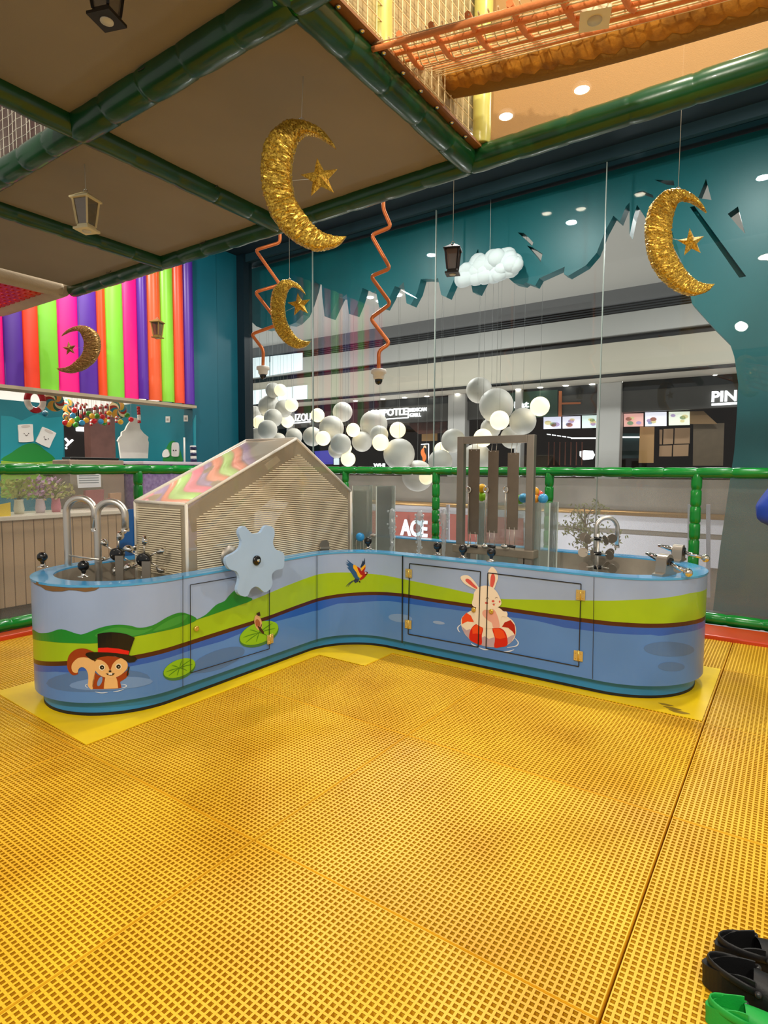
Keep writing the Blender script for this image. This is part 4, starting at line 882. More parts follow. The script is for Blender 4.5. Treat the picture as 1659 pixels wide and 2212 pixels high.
def moon(label, box, p, top, m, flip=False, thick=.05, star=(.69, .44, .147), seed=0):
    x0, y0, x1, y1 = box; t = thing('crescent_ornament', label, 'ornament', vplane((x0+x1)/2, y1, p), 'glitter crescent ornaments')
    rnd = random.Random(seed); fu = (lambda u: 1-u) if flip else (lambda u: u)
    def P(uv): return vplane(x0+fu(uv[0])*(x1-x0), y0+uv[1]*(y1-y0), p)
    ns = 22; vs = []; fs = []
    for i in range(N_):
        a, b = P(OO[i]), P(II[i]); c = (a+b)/2; h = (b-a)/2; w = min(1, h.length/.055); th = thick*(.15+.85*w)
        for j in range(ns):
            g = 2*PI*j/ns; cx, cy = math.cos(g), math.sin(g); q = (abs(cx)**4+abs(cy)**4)**-.25
            vs.append(c+h*cx*min(q, 1.12)+VF*th*cy*q*.8+Vector((rnd.uniform(-1, 1), rnd.uniform(-1, 1), rnd.uniform(-1, 1)))*.0032*w)
    for i in range(N_-1):
        for j in range(ns): fs.append((i*ns+j, i*ns+(j+1) % ns, (i+1)*ns+(j+1) % ns, (i+1)*ns+j))
    MB().add(vs, fs).build('crescent', m, t)
    sc = P((star[0], star[1])); r = star[2]*(y1-y0)/FPX*(p-Vector(EYE)).dot(VF); V = []
    for k in range(10):
        a = PI/2+.15+k*PI/5; rr = r if k % 2 == 0 else r*.42; V.append(sc+VR*rr*math.cos(a)+Vector((0, 0, rr*math.sin(a))))
    V += [sc+VF*r*.3, sc-VF*r*.3]; MB().add(V, [(k, (k+1) % 10, 10) for k in range(10)]+[((k+1) % 10, k, 11) for k in range(10)]).build('star', m, t)
    MB().cyl(P((.36, .46)), sc, .0012, 5).build('wire', CORD, t)
    a = P(OO[20]); tp = vplane(top[0], top[1], p) if top else None
    hk = P((.47, -.005))
    if tp: MB().cyl(hk, tp, .0012, 5).build('cord', CORD, t)
    else: MB().cyl(hk, Vector((hk.x, hk.y, 4.47)), .0012, 5).build('cord', CORD, t)
    MB().tube([hk+VR*.012*math.cos(g)+Vector((0, 0, .012*math.sin(g))) for g in [2*PI*i/12 for i in range(12)]], .002, 6, closed=True).build('hook', CHROME, t)
    return t
e = Vector(EYE)
moon('largest gold tinsel crescent and star hanging under the beige deck', (565, 262, 748, 541), at(655, 165, z=2.965), (655, 165), GOLD, seed=1)
moon('gold tinsel crescent and star hanging in front of the palm cutout', (1396, 410, 1543, 638), at(1470, 525, d=3.07), None, GOLD, seed=2, star=(.66, .50, .13))
moon('medium gold tinsel crescent hanging beside the left zigzag pipe', (585, 605, 671, 753), at(628, 680, d=4.72), None, GOLD, seed=3, star=(.72, .36, .17))
moon('small copper gold crescent facing left before the striped fascia', (122, 704, 216, 806), at(170, 752, d=6.2), None, GOLD2, True, .06, (.70, .48, .15), 4)

def lantern(label, px, top, bot, dep, m, cap, glassm, hang=None, tint=None):
    """little four-sided lantern: pyramid roof, tapering glazed body, base plate"""
    p = at(px, (top+bot)/2, d=dep); h = (bot-top)/FPX*dep; t = thing('hanging_lantern', label, 'lantern', (p.x, p.y, p.z-h/2), 'little hanging lanterns')
    z0 = p.z-h/2; R = Matrix.Translation((p.x, p.y, 0)) @ Matrix.Rotation(.35, 4, 'Z'); s = h*.275
    def frus(b, w0, za, w1, zb):
        b.add([R @ Vector((i*w0, j*w0, za)) for i, j in ((-1,-1),(1,-1),(1,1),(-1,1))]+[R @ Vector((i*w1, j*w1, zb)) for i, j in ((-1,-1),(1,-1),(1,1),(-1,1))], [(3,2,1,0),(4,5,6,7),(0,1,5,4),(1,2,6,5),(2,3,7,6),(3,0,4,7)]); return b
    frus(frus(MB(), s*.82, z0, s*.82, z0+h*.05), s*.6, z0+h*.05, s*.56, z0+h*.14).build('base', m, t)
    frus(frus(MB(), s*1.0, z0+h*.76, s*1.0, z0+h*.80), s*1.0, z0+h*.80, s*.22, z0+h*.96).build('roof', cap, t)
    for i, j in ((-1,-1),(1,-1),(1,1),(-1,1)):
        MB().bar(R @ Vector((i*s*.56, j*s*.56, z0+h*.14)), R @ Vector((i*s*.80, j*s*.80, z0+h*.77)), h*.045).build('corner_post', m, t)
    frus(MB(), s*.50, z0+h*.15, s*.74, z0+h*.76).build('glazing', glassm, t)
    if 'pink' in label: MB().add([R @ Vector((-w*1.03, j*w*.92, z)) for w, z, j in ((s*.5, z0+h*.16, -1), (s*.5, z0+h*.16, 1), (s*.74, z0+h*.75, 1), (s*.74, z0+h*.75, -1))], [(0, 1, 2, 3)]).build('pink_pane', GL2, t)
    MB().lathe([(0, 0), (s*.4, 0), (s*.4, h*.02), (0, h*.02)], 14, Matrix.Translation((p.x, p.y, z0-h*.015))).build('base_disc', mat('pale_disc', 'CFC8B0', .5), t)
    MB().tube([Vector((p.x, p.y, z0+h))+VR*h*.05*math.cos(g)+Vector((0, 0, h*.05*math.sin(g))) for g in [2*PI*i/12 for i in range(12)]], h*.012, 6, closed=True).build('ring', CHROME, t)
    MB().cyl((p.x, p.y, z0+h*1.04), (p.x, p.y, hang if hang else 4.47), .0013, 5).build('cord', CORD, t)
    return t
IVO = mat('ivory_lantern_paint', 'E9D9A8', .45); BLK = mat('black_lantern_paint', '1A1410', .35)
GL1 = glass('lantern_glass', (.85, .8, .72), 1.45, .1, .1, ('B8A68C', .25)); GL2 = mat('pink_lantern_glass', 'E87A98', .4, trans=.2); GL3 = mat('smoked_lantern_glass', '6A5448', .35, trans=.3)
lantern('ivory lantern hanging under the beige deck at left', 186, 414, 498, 3.1, IVO, IVO, GL1, 2.965)
lantern('black lantern with pink glass hanging before the window', 978, 526, 592, 3.6, BLK, BLK, GL3)
lantern('tiny gold lantern hanging before the striped fascia', 340, 688, 730, 6.3, mat('gold_lantern_paint', 'A88A4A', .35, .6), mat('gold_lantern_paint', 'A88A4A', .35, .6), GL3, None)
p = at(229, 32, z=2.78); dd = (p-e).dot(Vector(FW))
lantern('black lantern with pale base disc cut by the top edge', 229, -85, 42, dd, BLK, BLK, GL1, 2.965)
p = at(1287, 30, z=2.72); dd = (p-e).dot(Vector(FW))
lantern('ivory lantern cut by the top edge under amber net', 1287, -100, 40, dd, IVO, IVO, GL1, 4.4)

# zigzag copper pipes carrying dome cameras
COP = mat('copper_orange_pipe', 'D9783C', .35, .35, bump=.05)
def zig(label, pts, dep, r):
    P = [at(x, y, d=dep) for x, y in pts]; P = [Vector((P[0].x, P[0].y, 4.46))]+P; out = [P[0]]
    for i in range(1, len(P)-1):
        a, b, c = P[i-1], P[i], P[i+1]; k = min(.03, (b-a).length*.35, (c-b).length*.35); q0 = b+(a-b).normalized()*k; q1 = b+(c-b).normalized()*k
        out += [q0*(1-f)**2+b*2*f*(1-f)+q1*f*f for f in (0, .25, .5, .75, 1)]
    out.append(P[-1]); t = thing('camera_pendant', label, 'camera', P[-1]); MB().tube(out, r, 10).build('zigzag_pipe', COP, t)
    M = Matrix.Translation(P[-1]); s = r*6.0
    MB().lathe([(0, .006), (s*.62, .006), (s*.66, -.003), (s*.66, -.022), (s*.5, -.028), (s*.48, -.052), (s*.4, -.062), (0, -.062)], 22, M).build('camera_housing', WHITE, t)
    MB().lathe([(s*.33, -.062), (s*.32, -.078), (s*.22, -.094), (0, -.10)], 20, M).build('camera_dome', BLACK, t)
zig('white dome camera on zigzag copper pipe, right one of two', [(828, 452), (845, 490), (802, 508), (843, 580), (801, 597), (844, 656), (800, 688), (842, 742), (818, 758), (818, 800)], 4.1, .0135)
zig('white dome camera on zigzag copper pipe at window corner', [(605, 524), (552, 540), (605, 615), (551, 631), (604, 700), (543, 722), (569, 756), (568, 793)], 4.9, .0135)

# ================================================================ CANDY SHOP AT LEFT
SX = -6.8
bd = [-60, 2.7, 45, 79, 120, 164, 205, 224.5, 261.6, 292, 314, 342.6, 369.6, 391.5, 418.6]
hx = ['F0107C', '56279A', 'F4401E', '86D83A', 'FF0C8C', '5A2AA0', 'F5501E', '8ADC40', 'F50C80', '5A2AA0', 'F4602E', '92E040', 'F4502A', '5A2CA2']
fas = thing('striped_fascia', 'candy shop fascia of bright vertical coloured stripes', 'fascia', (SX, 3.7, 2.2))
yy = [at(x, 780, X=SX).y for x in bd]; yy[-1] = 5.175
for i, h_ in enumerate(hx):
    y0, y1 = yy[i], yy[i+1]; dep = .05 if i >= 9 else (.03 if i in (6, 7) else .012); zb = 2.235 if i >= 9 else 2.225
    P = [(SX+.06+dep*math.sin(PI*k/10)**.7, y0+(y1-y0)*k/10) for k in range(11)]
    vs = [(x, y, zb) for x, y in P]+[(x, y, 5.4) for x, y in P]+[(SX, y0, zb), (SX, y1, zb), (SX, y0, 5.4), (SX, y1, 5.4)]
    fs = [(k, k+1, k+12, k+11) for k in range(10)]+[tuple(range(10, -1, -1))+(22, 23)]
    MB().add(vs, fs[:10]+[(0, 11, 24, 22), (10, 23, 25, 21)], True).build('stripe_panel', mat('stripe_'+h_, h_, .35, var=.05), fas)
MB().box((SX-.16, 1.2, 2.19), (SX+.10, 5.175, 2.225)).build('soffit', mat('cream_soffit', 'AC9C80', .7), fas)
TW = mat('teal_shop_wall', '0C7E8E', .5, var=.12, vscale=2)
TY = 5.19
pr_ = at(250, 930, Y=TY)
wsh = struct('wall_shop', MB().box((pr_.x-.02, TY, 0), (SX-.19, TY+.1, 2.9)), TW)
BX = -9.3
wb = struct('wall_shop_back', MB().box((BX-.1, 1.5, 0), (BX, at(138, 930, X=BX).y, 3.3)), TW)
struct('wall_shop_far', MB().box((-12.2, 2.0, 0), (-12.1, 8.5, 3.3)), mat('dark_passage', '1A120E', .8))
struct('wall_passage_column', MB().box((BX-.9, at(195, 930, X=BX-.7).y, 0), (BX-.7, at(250, 930, X=BX-.7).y, 3.3)), mat('brown_column', '8A5E54', .7, var=.2))
struct('ceiling_shop', MB().box((-12.05, 1.2, 2.34), (SX-.17, TY, 2.40)), mat('shop_ceiling_added_glow', 'EDE6DA', .7, emit='FFF4E4', estr=.8))  # glow added to the white ceiling to brighten the shop
fxm = lambda X: (lambda u, v, w: Vector((X+w, u, v)))
def wall_x(name, m, px, X, t=.004, parent=None, sm=0, w0=.001):
    q = [(p.y, p.z) for p in (at(x, y, X=X) for x, y in px)]
    if sm: q = [tuple(a) for a in spline(q, sm, True)]
    return MB().poly([q], fxm(X), w0, w0+t).build(name, m, parent)
def wall_y(name, m, px, Y, t=.004, parent=None, sm=0, w0=-.005):
    q = [(p.x, p.z) for p in (at(x, y, Y=Y) for x, y in px)]
    if sm: q = [tuple(a) for a in spline(q, sm, True)]
    return MB().poly([q], lambda u, v, w: Vector((u, Y+w, v)), w0, w0+t).build(name, m, parent)
cr = lambda pts, ox, oy, s: [(ox+x/s, oy+y/s) for x, y in pts]
wall_x('light_mural_field', mat('mural_light_teal', '1A94A4', .5), cr([(10, 320), (140, 330), (260, 380), (380, 320), (450, 300), (560, 350), (755, 330), (755, 860), (10, 860)], 0, 840, 5.53), BX, .002, wb)
HILL = mat('mural_hill_green', '1F8A34', .5)
wall_x('hill_mural', HILL, cr([(40, 860), (140, 760), (260, 680), (360, 650), (440, 660), (520, 720), (640, 860)], 0, 840, 5.53), BX, .003, wb, 4, .003)
wall_x('meadow_mural', mat('mural_meadow', '8EB83A', .5), cr([(10, 860), (760, 860), (770, 1300), (10, 1300)], 0, 840, 5.53), BX, .002, wb, 0, .003)
MSH = mat('marshmallow_white', 'F2EDE8', .5); FACE = mat('face_ink', '3A2A2A', .6); TOPM = mat('marshmallow_top', 'D8CCC4', .5)
for k, (cx, cy, a, w, h) in enumerate(((300, 530, -3, 88, 105), (540, 580, 25, 90, 100))):
    ca, sa_ = math.cos(math.radians(a)), math.sin(math.radians(a)); T = lambda u, v: (cx+(u*w*ca-v*h*sa_), cy+(u*w*sa_+v*h*ca))
    body = [T(u, v) for u, v in ((-.8, -1), (.8, -1), (1, -.8), (.98, 0), (1, .8), (.8, 1), (-.8, 1), (-1, .8), (-.98, 0), (-1, -.8))]
    mo = wall_x('marshmallow_sign', MSH, cr(body, 0, 840, 5.53), BX, .02, None, 4, .006); tag(mo, 'smiling white marshmallow sign standing upright on painted hill' if k == 0 else 'tilted white marshmallow sign leaning right on painted hill', 'sign')
    wall_x('top_shade', TOPM, cr([T(u*.62, -.78+v*.16) for u, v in [(math.cos(t), math.sin(t)) for t in [i*PI/8 for i in range(16)]]], 0, 840, 5.53), BX, .002, mo, 0, .027)
    for ex in (-.25, .35): wall_x('eye', FACE, cr([T(ex+.07*math.cos(t), .05+.06*math.sin(t)) for t in [i*PI/5 for i in range(10)]], 0, 840, 5.53), BX, .002, mo, 0, .027)
    wall_x('mouth', FACE, cr(stroke([T(-.12, .15), T(.05, .3), T(.22, .15)], 9, 4), 0, 840, 5.53), BX, .002, mo, 0, .027)
# side wall: switches, small mural, leaf
for k, (px, py, lb) in enumerate(((364, 906, 'white switch plate on the teal shop wall, left one'), (403, 904, 'white switch plate on the teal shop wall, right one'))):
    s = thing('switch_plate', lb, 'switch', at(px, py+7, Y=TY)); wall_y('plate', WHITE, [(px-4.5, py-6.5), (px+4.5, py-6.5), (px+4.5, py+6.5), (px-4.5, py+6.5)], TY, .012, s, 0, -.014)
    wall_y('rocker', mat('grey_rocker', 'A8A49C', .5), [(px-2, py-2), (px+2, py-2), (px+2, py+3), (px-2, py+3)], TY, .004, s, 0, -.018)
wall_y('small_hill_mural', HILL, cr([(690, 800), (740, 660), (800, 620), (860, 680), (900, 800), (900, 870), (690, 870)], 230, 840, 5.53), TY, .002, wsh, 3, -.004)
for k, pts in enumerate(([(795, 660), (830, 640), (870, 660), (872, 790), (850, 810), (800, 805), (790, 780)], [(680, 780), (700, 735), (740, 725), (765, 790), (740, 815), (690, 815)])):
    mo = wall_y('marshmallow_sign', MSH, cr(pts, 230, 840, 5.53), TY, .015, None, 4, -.02); tag(mo, ('small upright' if k == 0 else 'small slanted')+' white marshmallow sign low on shop side wall', 'sign')
    if k == 0:
        for ex in (816, 845): wall_y('eye', FACE, cr([(ex+8*math.cos(t), 735+8*math.sin(t)) for t in [i*PI/4 for i in range(8)]], 230, 840, 5.53), TY, .002, mo, 0, -.023)
wall_y('pale_wave_mural', mat('mural_light_teal', '1A94A4', .5), cr([(1070, 310), (1010, 420), (990, 640), (950, 740), (940, 870), (1070, 870)], 230, 840, 5.53), TY, .002, wsh, 0, -.003)
st_ = thing('striped_post', 'short white and navy striped post against the shop wall', 'post', at(424, 1000, Y=TY-.1))
MB().cyl(at(419, 1010, Y=TY-.12), at(417, 963, Y=TY-.12), .04, 12).build('post', WHITE, st_)
for k in range(3): MB().cyl(at(418.6-.4*k, 998-13*k, Y=TY-.12), at(418.3-.4*k, 991-13*k, Y=TY-.12), .0415, 12).build('stripe_band', mat('navy_band', '1A1E4A', .4), st_)
tag(MB().cyl(at(399, 1010, Y=TY-.2), at(398, 945, Y=TY-.2), .012, 8).build('white_rod', WHITE), 'thin white rod standing by the teal shop wall', 'rod')
# big white soft-serve cutout
ICX = -7.35
q = cr([(160, 830), (135, 640), (120, 620), (140, 580), (165, 560), (170, 515), (210, 495), (235, 440), (270, 390), (300, 345), (345, 350), (375, 400), (390, 480), (430, 530), (485, 575), (480, 610), (490, 640), (480, 830)], 230, 840, 5.53)
ice = wall_x('ice_cream_cutout', mat('pale_grey_board', 'DAD8CC', .6, var=.08), q, ICX, .03); tag(ice, 'large white soft-serve cup cutout on shop counter', 'cutout')
# candies hung from the soffit
def candy_cord(c, parent): MB().cyl(c+Vector((0, 0, .02)), Vector((c.x, c.y, 2.345)), .0015, 4).build('cord', CORD, parent)
CX = -7.1; cnt = {}
names = {'E0141E': 'red', '2FA0D8': 'blue', 'F2B81A': 'yellow', '3A9A2A': 'green', '1A7AA0': 'dark blue'}
balls = [(890, 255, 'E0141E'), (870, 320, '2FA0D8'), (925, 360, '3A9A2A'), (780, 405, 'E0141E'), (860, 385, 'F2B81A'), (980, 405, '2FA0D8'), (1030, 375, 'F2B81A'), (1060, 295, '3A9A2A'), (1100, 325, 'F2B81A'), (1160, 325, '3A9A2A'), (1225, 335, 'E0141E'), (1125, 385, 'E0141E'), (1205, 390, '2FA0D8'), (1250, 375, 'F2B81A'), (1305, 290, 'F2B81A'), (1520, 315, '3A9A2A'), (1565, 365, 'E0141E'), (1440, 395, 'F2B81A'), (820, 425, 'F2B81A'), (905, 430, '3A9A2A'), (540, 295, '1A7AA0'), (1245, 405, '3A9A2A')]
for x, y, h_ in sorted(balls):
    cnt[h_] = cnt.get(h_, 0)+1; c = at(x/5.53, 840+y/5.53, X=CX+random.uniform(-.15, .1))
    b = MB().ball(c, .034, 14).build('candy_ball', mat('candy_'+h_, h_, .25, coat=.4)); tag(b, '%s candy ball in shop garland, %s %s one from the left' % (names[h_], ORD[cnt[h_]-1], names[h_]), 'candy ball', 'hanging candy balls'); candy_cord(c, b)
def lolly(label, x, y, r, dx=0):
    c = at(x/5.53, 840+y/5.53, X=CX+dx); R = r/5.53/FPX*(c-e).dot(Vector(FW)); t = thing('lollipop_disc', label, 'lollipop', c-Vector((0, 0, R)), 'swirl lollipops in the shop'); pal = ['D89A3A', '1F6A5A', 'E8D8A8', '9A2A1E', '2A7A8A', 'C8A03A']
    for k in range(12):
        vs = []; fs = []
        for j in range(9):
            rr = R*j/8; a0 = k*PI/6+j*.16; a1 = a0+PI/6
            for a in (a0, a1): vs.append(c+Vector((.015*(1-(rr/R)**2), rr*math.cos(a), rr*math.sin(a))))
        for j in range(8): fs.append((2*j, 2*j+1, 2*j+3, 2*j+2))
        MB().add(vs, fs).build('swirl', mat('swirl_'+pal[k % 6], pal[k % 6], .35), t)
    MB().lathe([(0, -.02), (R*.98, -.012), (R*1.01, -.002), (R*.98, .001)], 24, Matrix.Translation(c) @ Matrix.Rotation(PI/2, 4, 'Y')).build('back_disc', mat('swirl_D89A3A', 'D89A3A', .35), t); candy_cord(c+Vector((0, 0, R*.9)), t)
lolly('largest swirled lollipop disc beside the red and white ring', 650, 150, 118); lolly('swirled lollipop disc above the ice cream cutout', 1410, 250, 110, -.25); lolly('narrow swirled lollipop beside the largest one', 810, 200, 80, -.4); lolly('lower green and yellow swirl near garland left end', 810, 330, 55, -.3)
def ringc(label, x, y, rx, ry):
    c = at(x/5.53, 840+y/5.53, X=CX); k = (c-e).dot(Vector(FW))/FPX/5.53; t = thing('candy_ring', label, 'candy ring', c)
    for s in range(6):
        P = [c+Vector((0, rx*k*math.cos(a), ry*k*math.sin(a))) for a in [s*PI/3+PI/3*i/6 for i in range(7)]]
        MB().tube(P, .035, 8, up=(1, 0, 0)).build('ring_segment', mat('ring_white', 'EFE8E0', .35) if s % 2 else mat('ring_crimson', 'B0121E', .35), t)
    candy_cord(c+Vector((0, 0, ry*k)), t)
ringc('red and white striped ring hanging left of lollipops', 420, 140, 90, 115)
cno = 0
for x, y, h in ((910, 220, 60), (965, 260, 90), (1010, 240, 70), (1200, 250, 60), (1265, 240, 60), (1130, 260, 70), (1300, 370, 60), (1090, 410, 30), (1390, 370, 35)):
    c = at(x/5.53, 840+y/5.53, X=CX-.12); k = (c-e).dot(Vector(FW))/FPX/5.53; cno += 1
    t = thing('candy_cane', 'red and white candy cane, %s from the left in shop garland' % ORD[cno-1], 'candy cane', c-Vector((0, 0, h*k)), 'hanging candy canes')
    P = [c+Vector((0, 0, -h*k))+Vector((0, 0, 1.6*h*k*i/6)) for i in range(7)]+[c+Vector((0, 16*k-16*k*math.cos(a), .6*h*k+16*k*math.sin(a))) for a in [PI*i/6 for i in range(1, 7)]]
    for i in range(0, len(P)-1, 2): MB().tube(P[i:i+3], .016, 6).build('cane_segment', mat('ring_crimson', 'B0121E', .35) if i % 4 == 0 else mat('ring_white', 'EFE8E0', .35), t)
    candy_cord(P[9] if len(P) > 9 else c, t)
t = thing('candy_cane', 'large red and white candy cane right of ice cream cutout', 'candy cane', at(300, 915, X=CX), 'hanging candy canes'); c0 = at(301, 914, X=CX); c1 = at(299, 878, X=CX)
for i in range(6): MB().tube([c0.lerp(c1, i/6), c0.lerp(c1, (i+1)/6)], .022, 8).build('cane_segment', mat('ring_crimson', 'B0121E', .35) if i in (0, 3, 4, 5) else mat('ring_white', 'EFE8E0', .35), t)
candy_cord(c1, t)
# white letter sign and exit light in the passage
LIT = mat('lit_white_sign', 'FFFFFF', .5, emit='FFFFFF', estr=1.6)
ysg = thing('passage_sign', 'lit white branching sign in the dark passage', 'sign', at(150, 965, X=-12.05))
for nm, a, b in (('stroke_bar', (157, 950), (143, 963)), ('stroke_bar', (141, 947), (150, 957))): MB().bar(at(*a, X=-12.06), at(*b, X=-12.06), .035, .035).build(nm, LIT, ysg)
MB().ball(at(143, 968, X=-12.06), .022, 10).build('dot', LIT, ysg)
tag(MB().rbox(at(166, 931, X=-12.06)-Vector((.06, 0, 0)), at(191, 923, X=-12.06), .01).build('passage_light', LIT), 'small lit ceiling light box in the dark passage', 'light')

# counter with plank front
KX = -6.28
cnt_ = thing('shop_counter', 'candy shop counter with vertical cream planks and pale worktop', 'counter', (KX-.2, 2.8, 0))
ky1 = at(285, 1100, X=KX).y; pw = .098; y = ky1; PLK = mat('cream_plank', 'C8A680', .6, var=.1, vscale=4); zc_ = .885
while y > .9:
    MB().rbox((KX-.02, y-pw+.004, .0), (KX, y-.004, zc_-.03), .004).build('plank', PLK, cnt_); y -= pw
MB().box((KX-.6, .9, 0), (KX-.025, ky1-.005, zc_-.03)).build('carcass', mat('counter_dark', '4A3A2A', .8), cnt_)
MB().rbox((KX-.62, .9, zc_-.03), (KX+.03, ky1+.02, zc_+.012), .006).build('worktop', mat('pale_worktop', 'E4DAC8', .35), cnt_)
MB().box((KX-.6, .9, zc_+.012), (KX-.59, ky1, 1.36)).build('glass_back', PANE, cnt_)
pur = thing('purple_cabinet', 'purple glittery display cabinet behind the barrier', 'cabinet', (KX-.7, 4.6, 0))
pa_ = at(313, 1100, X=-6.6); pb2 = at(398, 1100, X=-6.6)
MB().rbox((-7.3, pa_.y, 0), (-6.6, 5.15, 1.42), .01).build('body', mat('purple_laminate', '7A5A9A', .4, col2='A48AC0', vscale=20), pur)
MB().rbox((-7.32, pa_.y-.02, 1.42), (-6.58, 5.16, 1.46), .008).build('top', mat('lilac_top', 'C8BCC8', .4), pur)
tag(MB().rbox((-7.2, 3.6, 1.469), (-7.0, pa_.y-.08, 1.50), .01).build('dark_tray', BLACK), 'long dark tray in front of the ice cream cutout', 'tray')
tag(MB().rbox((-7.35, at(150, 1000, X=-6.95).y, 0), (-6.95, pa_.y-.05, 1.468), .01).build('back_counter', mat('back_counter_beige', '9A8672', .6)), 'beige back counter under the ice cream cutout', 'counter')
# flower bouquets in vases, leaflets, boxes on the counter
def bouquet(label, px, top, bot, hexes, seed):
    b = at(px, bot, X=KX-.25); t = thing('flower_bouquet', label, 'bouquet', (b.x, b.y, zc_+.012)); rnd = random.Random(seed); h = at(px, top, X=KX-.25).z-zc_
    MB().lathe([(.0, 0), (.04, 0), (.05, .05), (.04, .13), (.045, .15), (.04, .15), (.035, .13)], 16, Matrix.Translation((b.x, b.y, zc_+.012))).build('vase', mat('vase_'+hexes[0], hexes[0], .4), t)
    lf = MB(); st2 = MB()
    for k in range(170):
        a = rnd.uniform(0, 2*PI); rr = rnd.uniform(.02, .20); z = zc_+h*rnd.uniform(.5, 1.0); p = Vector((b.x+rr*.7*math.cos(a), b.y+rr*math.sin(a), z)); d = Vector((rnd.uniform(-1, 1), rnd.uniform(-1, 1), rnd.uniform(-.3, 1))).normalized(); s = d.orthogonal().normalized()*.017; L = rnd.uniform(.035, .075)
        lf.add([p, p+d*L*.5+s, p+d*L, p+d*L*.5-s], [(0, 1, 2, 3)])
        if k % 8 == 0: st2.tube([Vector((b.x, b.y, zc_+.15)), p], .003, 4)
    lf.build('petals', mat('petal_'+hexes[1], hexes[1], .6, col2=hexes[2], vscale=14), t); st2.build('stems', mat('flower_stem', '7A8A3A', .7), t)
bouquet('pale green leafy bouquet at the left of the counter', 42, 1040, 1122, ('C8C8B0', 'B8C060', '8A9A4A'), 1)
bouquet('tall lilac flower bouquet in the middle of the counter', 88, 1035, 1120, ('C8B8C0', 'B08AA8', 'D8B8D0'), 2)
bouquet('pink vase bouquet with green tips right of lilac one', 122, 1045, 1118, ('C87A8A', 'A8B860', 'D8C8A0'), 3)
tag(wall_x('yellow_card', mat('yellow_card', 'E8C81A', .6), [(-12, 1092), (22, 1085), (23, 1124), (-12, 1128)], KX-.05, .006), 'yellow price card standing at the counter left end', 'card')
ms_ = wall_x('price_sheet', mat('white_paper', 'E8EAEC', .6), [(165, 1018), (217, 1018), (218, 1052), (168, 1054)], KX-.45, .004); tag(ms_, 'white printed sheet hanging over the counter', 'sheet')
for k in range(5): wall_x('print_line', mat('print_grey', '8A949A', .6), [(170, 1022+k*5), (213, 1021+k*5), (213, 1023+k*5), (170, 1024+k*5)], KX-.45, .001, ms_, 0, .006)
for k, (px, py, w, hx_, lb) in enumerate(((170, 1112, 14, 'CDBBA4', 'small woven beige box on the counter'), (50, 1012, 13, '6A4A3A', 'small brown biscuit sign on the meadow mural, left'), (108, 1016, 15, '6A4A3A', 'small brown biscuit sign on the meadow mural, right'), (200, 1075, 20, '9A5A5A', 'dusky red box behind the white sheet'), (245, 1075, 12, 'B89070', 'tan striped box right of the white sheet'))):
    X_ = BX+.01 if 'mural' in lb else KX-.4
    tag(wall_x('display_box', mat('box_'+hx_, hx_, .6, var=.2), [(px-w, py-w*.8), (px+w, py-w*.9), (px+w*.9, py+w*.8), (px-w, py+w*.7)], X_, .05 if X_ > -9 else .02), lb, 'box')

# ================================================================ MALL BEYOND THE GLASS
Y1 = 14.0
def zz(py, Y=Y1, px=900): return at(px, py, Y=Y).z
zA, zB, zC, zD, zE, zF, zG = [zz(v) for v in (695, 720, 738, 775, 788, 843, 846)]
YS = at(900, 862, z=zG).y                      # storefront plane from the soffit depth
XL, XR = -34, 8
mall = thing('mall_gallery', 'mall gallery opposite with grey fascias and dark storefronts', 'building', (-10, Y1, 0))
WM = mat('mall_grey_fascia', 'B2B2AE', .5, var=.08, vscale=.6); DKM = mat('mall_black_recess', '14181A', .5); BGM = mat('mall_beige_fascia', 'B4AE9E', .5, var=.06, vscale=.5); SOF = mat('mall_soffit', 'D6CEC0', .6)
def slab(name, z0, z1, m, y0=Y1, y1=Y1+.3): return MB().box((XL, y0, z0), (XR, y1, z1)).build(name, m, mall)
slab('upper_band', zB, zA+.3, mat('mall_dark_grey', '77787A', .5)); slab('recess_band', zC, zB, DKM, Y1+.25, Y1+.5); slab('fascia', zD, zC, WM); slab('recess_band', zE, zD, DKM, Y1+.2, Y1+.5); slab('fascia', zF, zE, BGM); slab('drip_edge', zF-.03, zF, DKM, Y1-.02, Y1+.3)
for k in range(3): MB().bar((XL, Y1+.12, zC+(zB-zC)*(.3+.25*k)), (XR, Y1+.12, zC+(zB-zC)*(.3+.25*k)), .03, .03).build('gallery_rail', mat('rail_grey', '4A4E52', .4, .6), mall)
MB().box((XL, Y1+.3, zF), (XR, YS+3.2, zF+.1)).build('soffit', SOF, mall)
ceil2 = struct('ceiling_mall', MB().box((XL, 6.7, zA), (XR, Y1+.4, zA+.12)), mat('mall_white_ceiling', 'C4C2BC', .7))
for k, x in enumerate(range(-24, 4, 2)):
    pass
n_ = 0
for px, py in ((1119, 841), (1167, 837), (1222, 833), (1279, 830), (1339, 826), (1545, 811), (827, 862), (874, 859), (922, 856), (988, 851), (768, 866)):
    p = at(px, py, z=zF-.002); n_ += 1
    tag(MB().lathe([(0, -.015), (.06, -.015), (.075, 0), (0, 0)], 12, Matrix.Translation((p.x, p.y, zF))).build('soffit_downlight', mat('lit_soffit_lens', 'FFFFFF', .5, emit='FFF6E6', estr=9)), 'round lit downlight in storefront soffit, %s from the left' % ORD[sorted([1119, 1167, 1222, 1279, 1339, 1545, 827, 874, 922, 988, 768]).index(px)], 'light', 'storefront soffit downlights')
n_ = 0
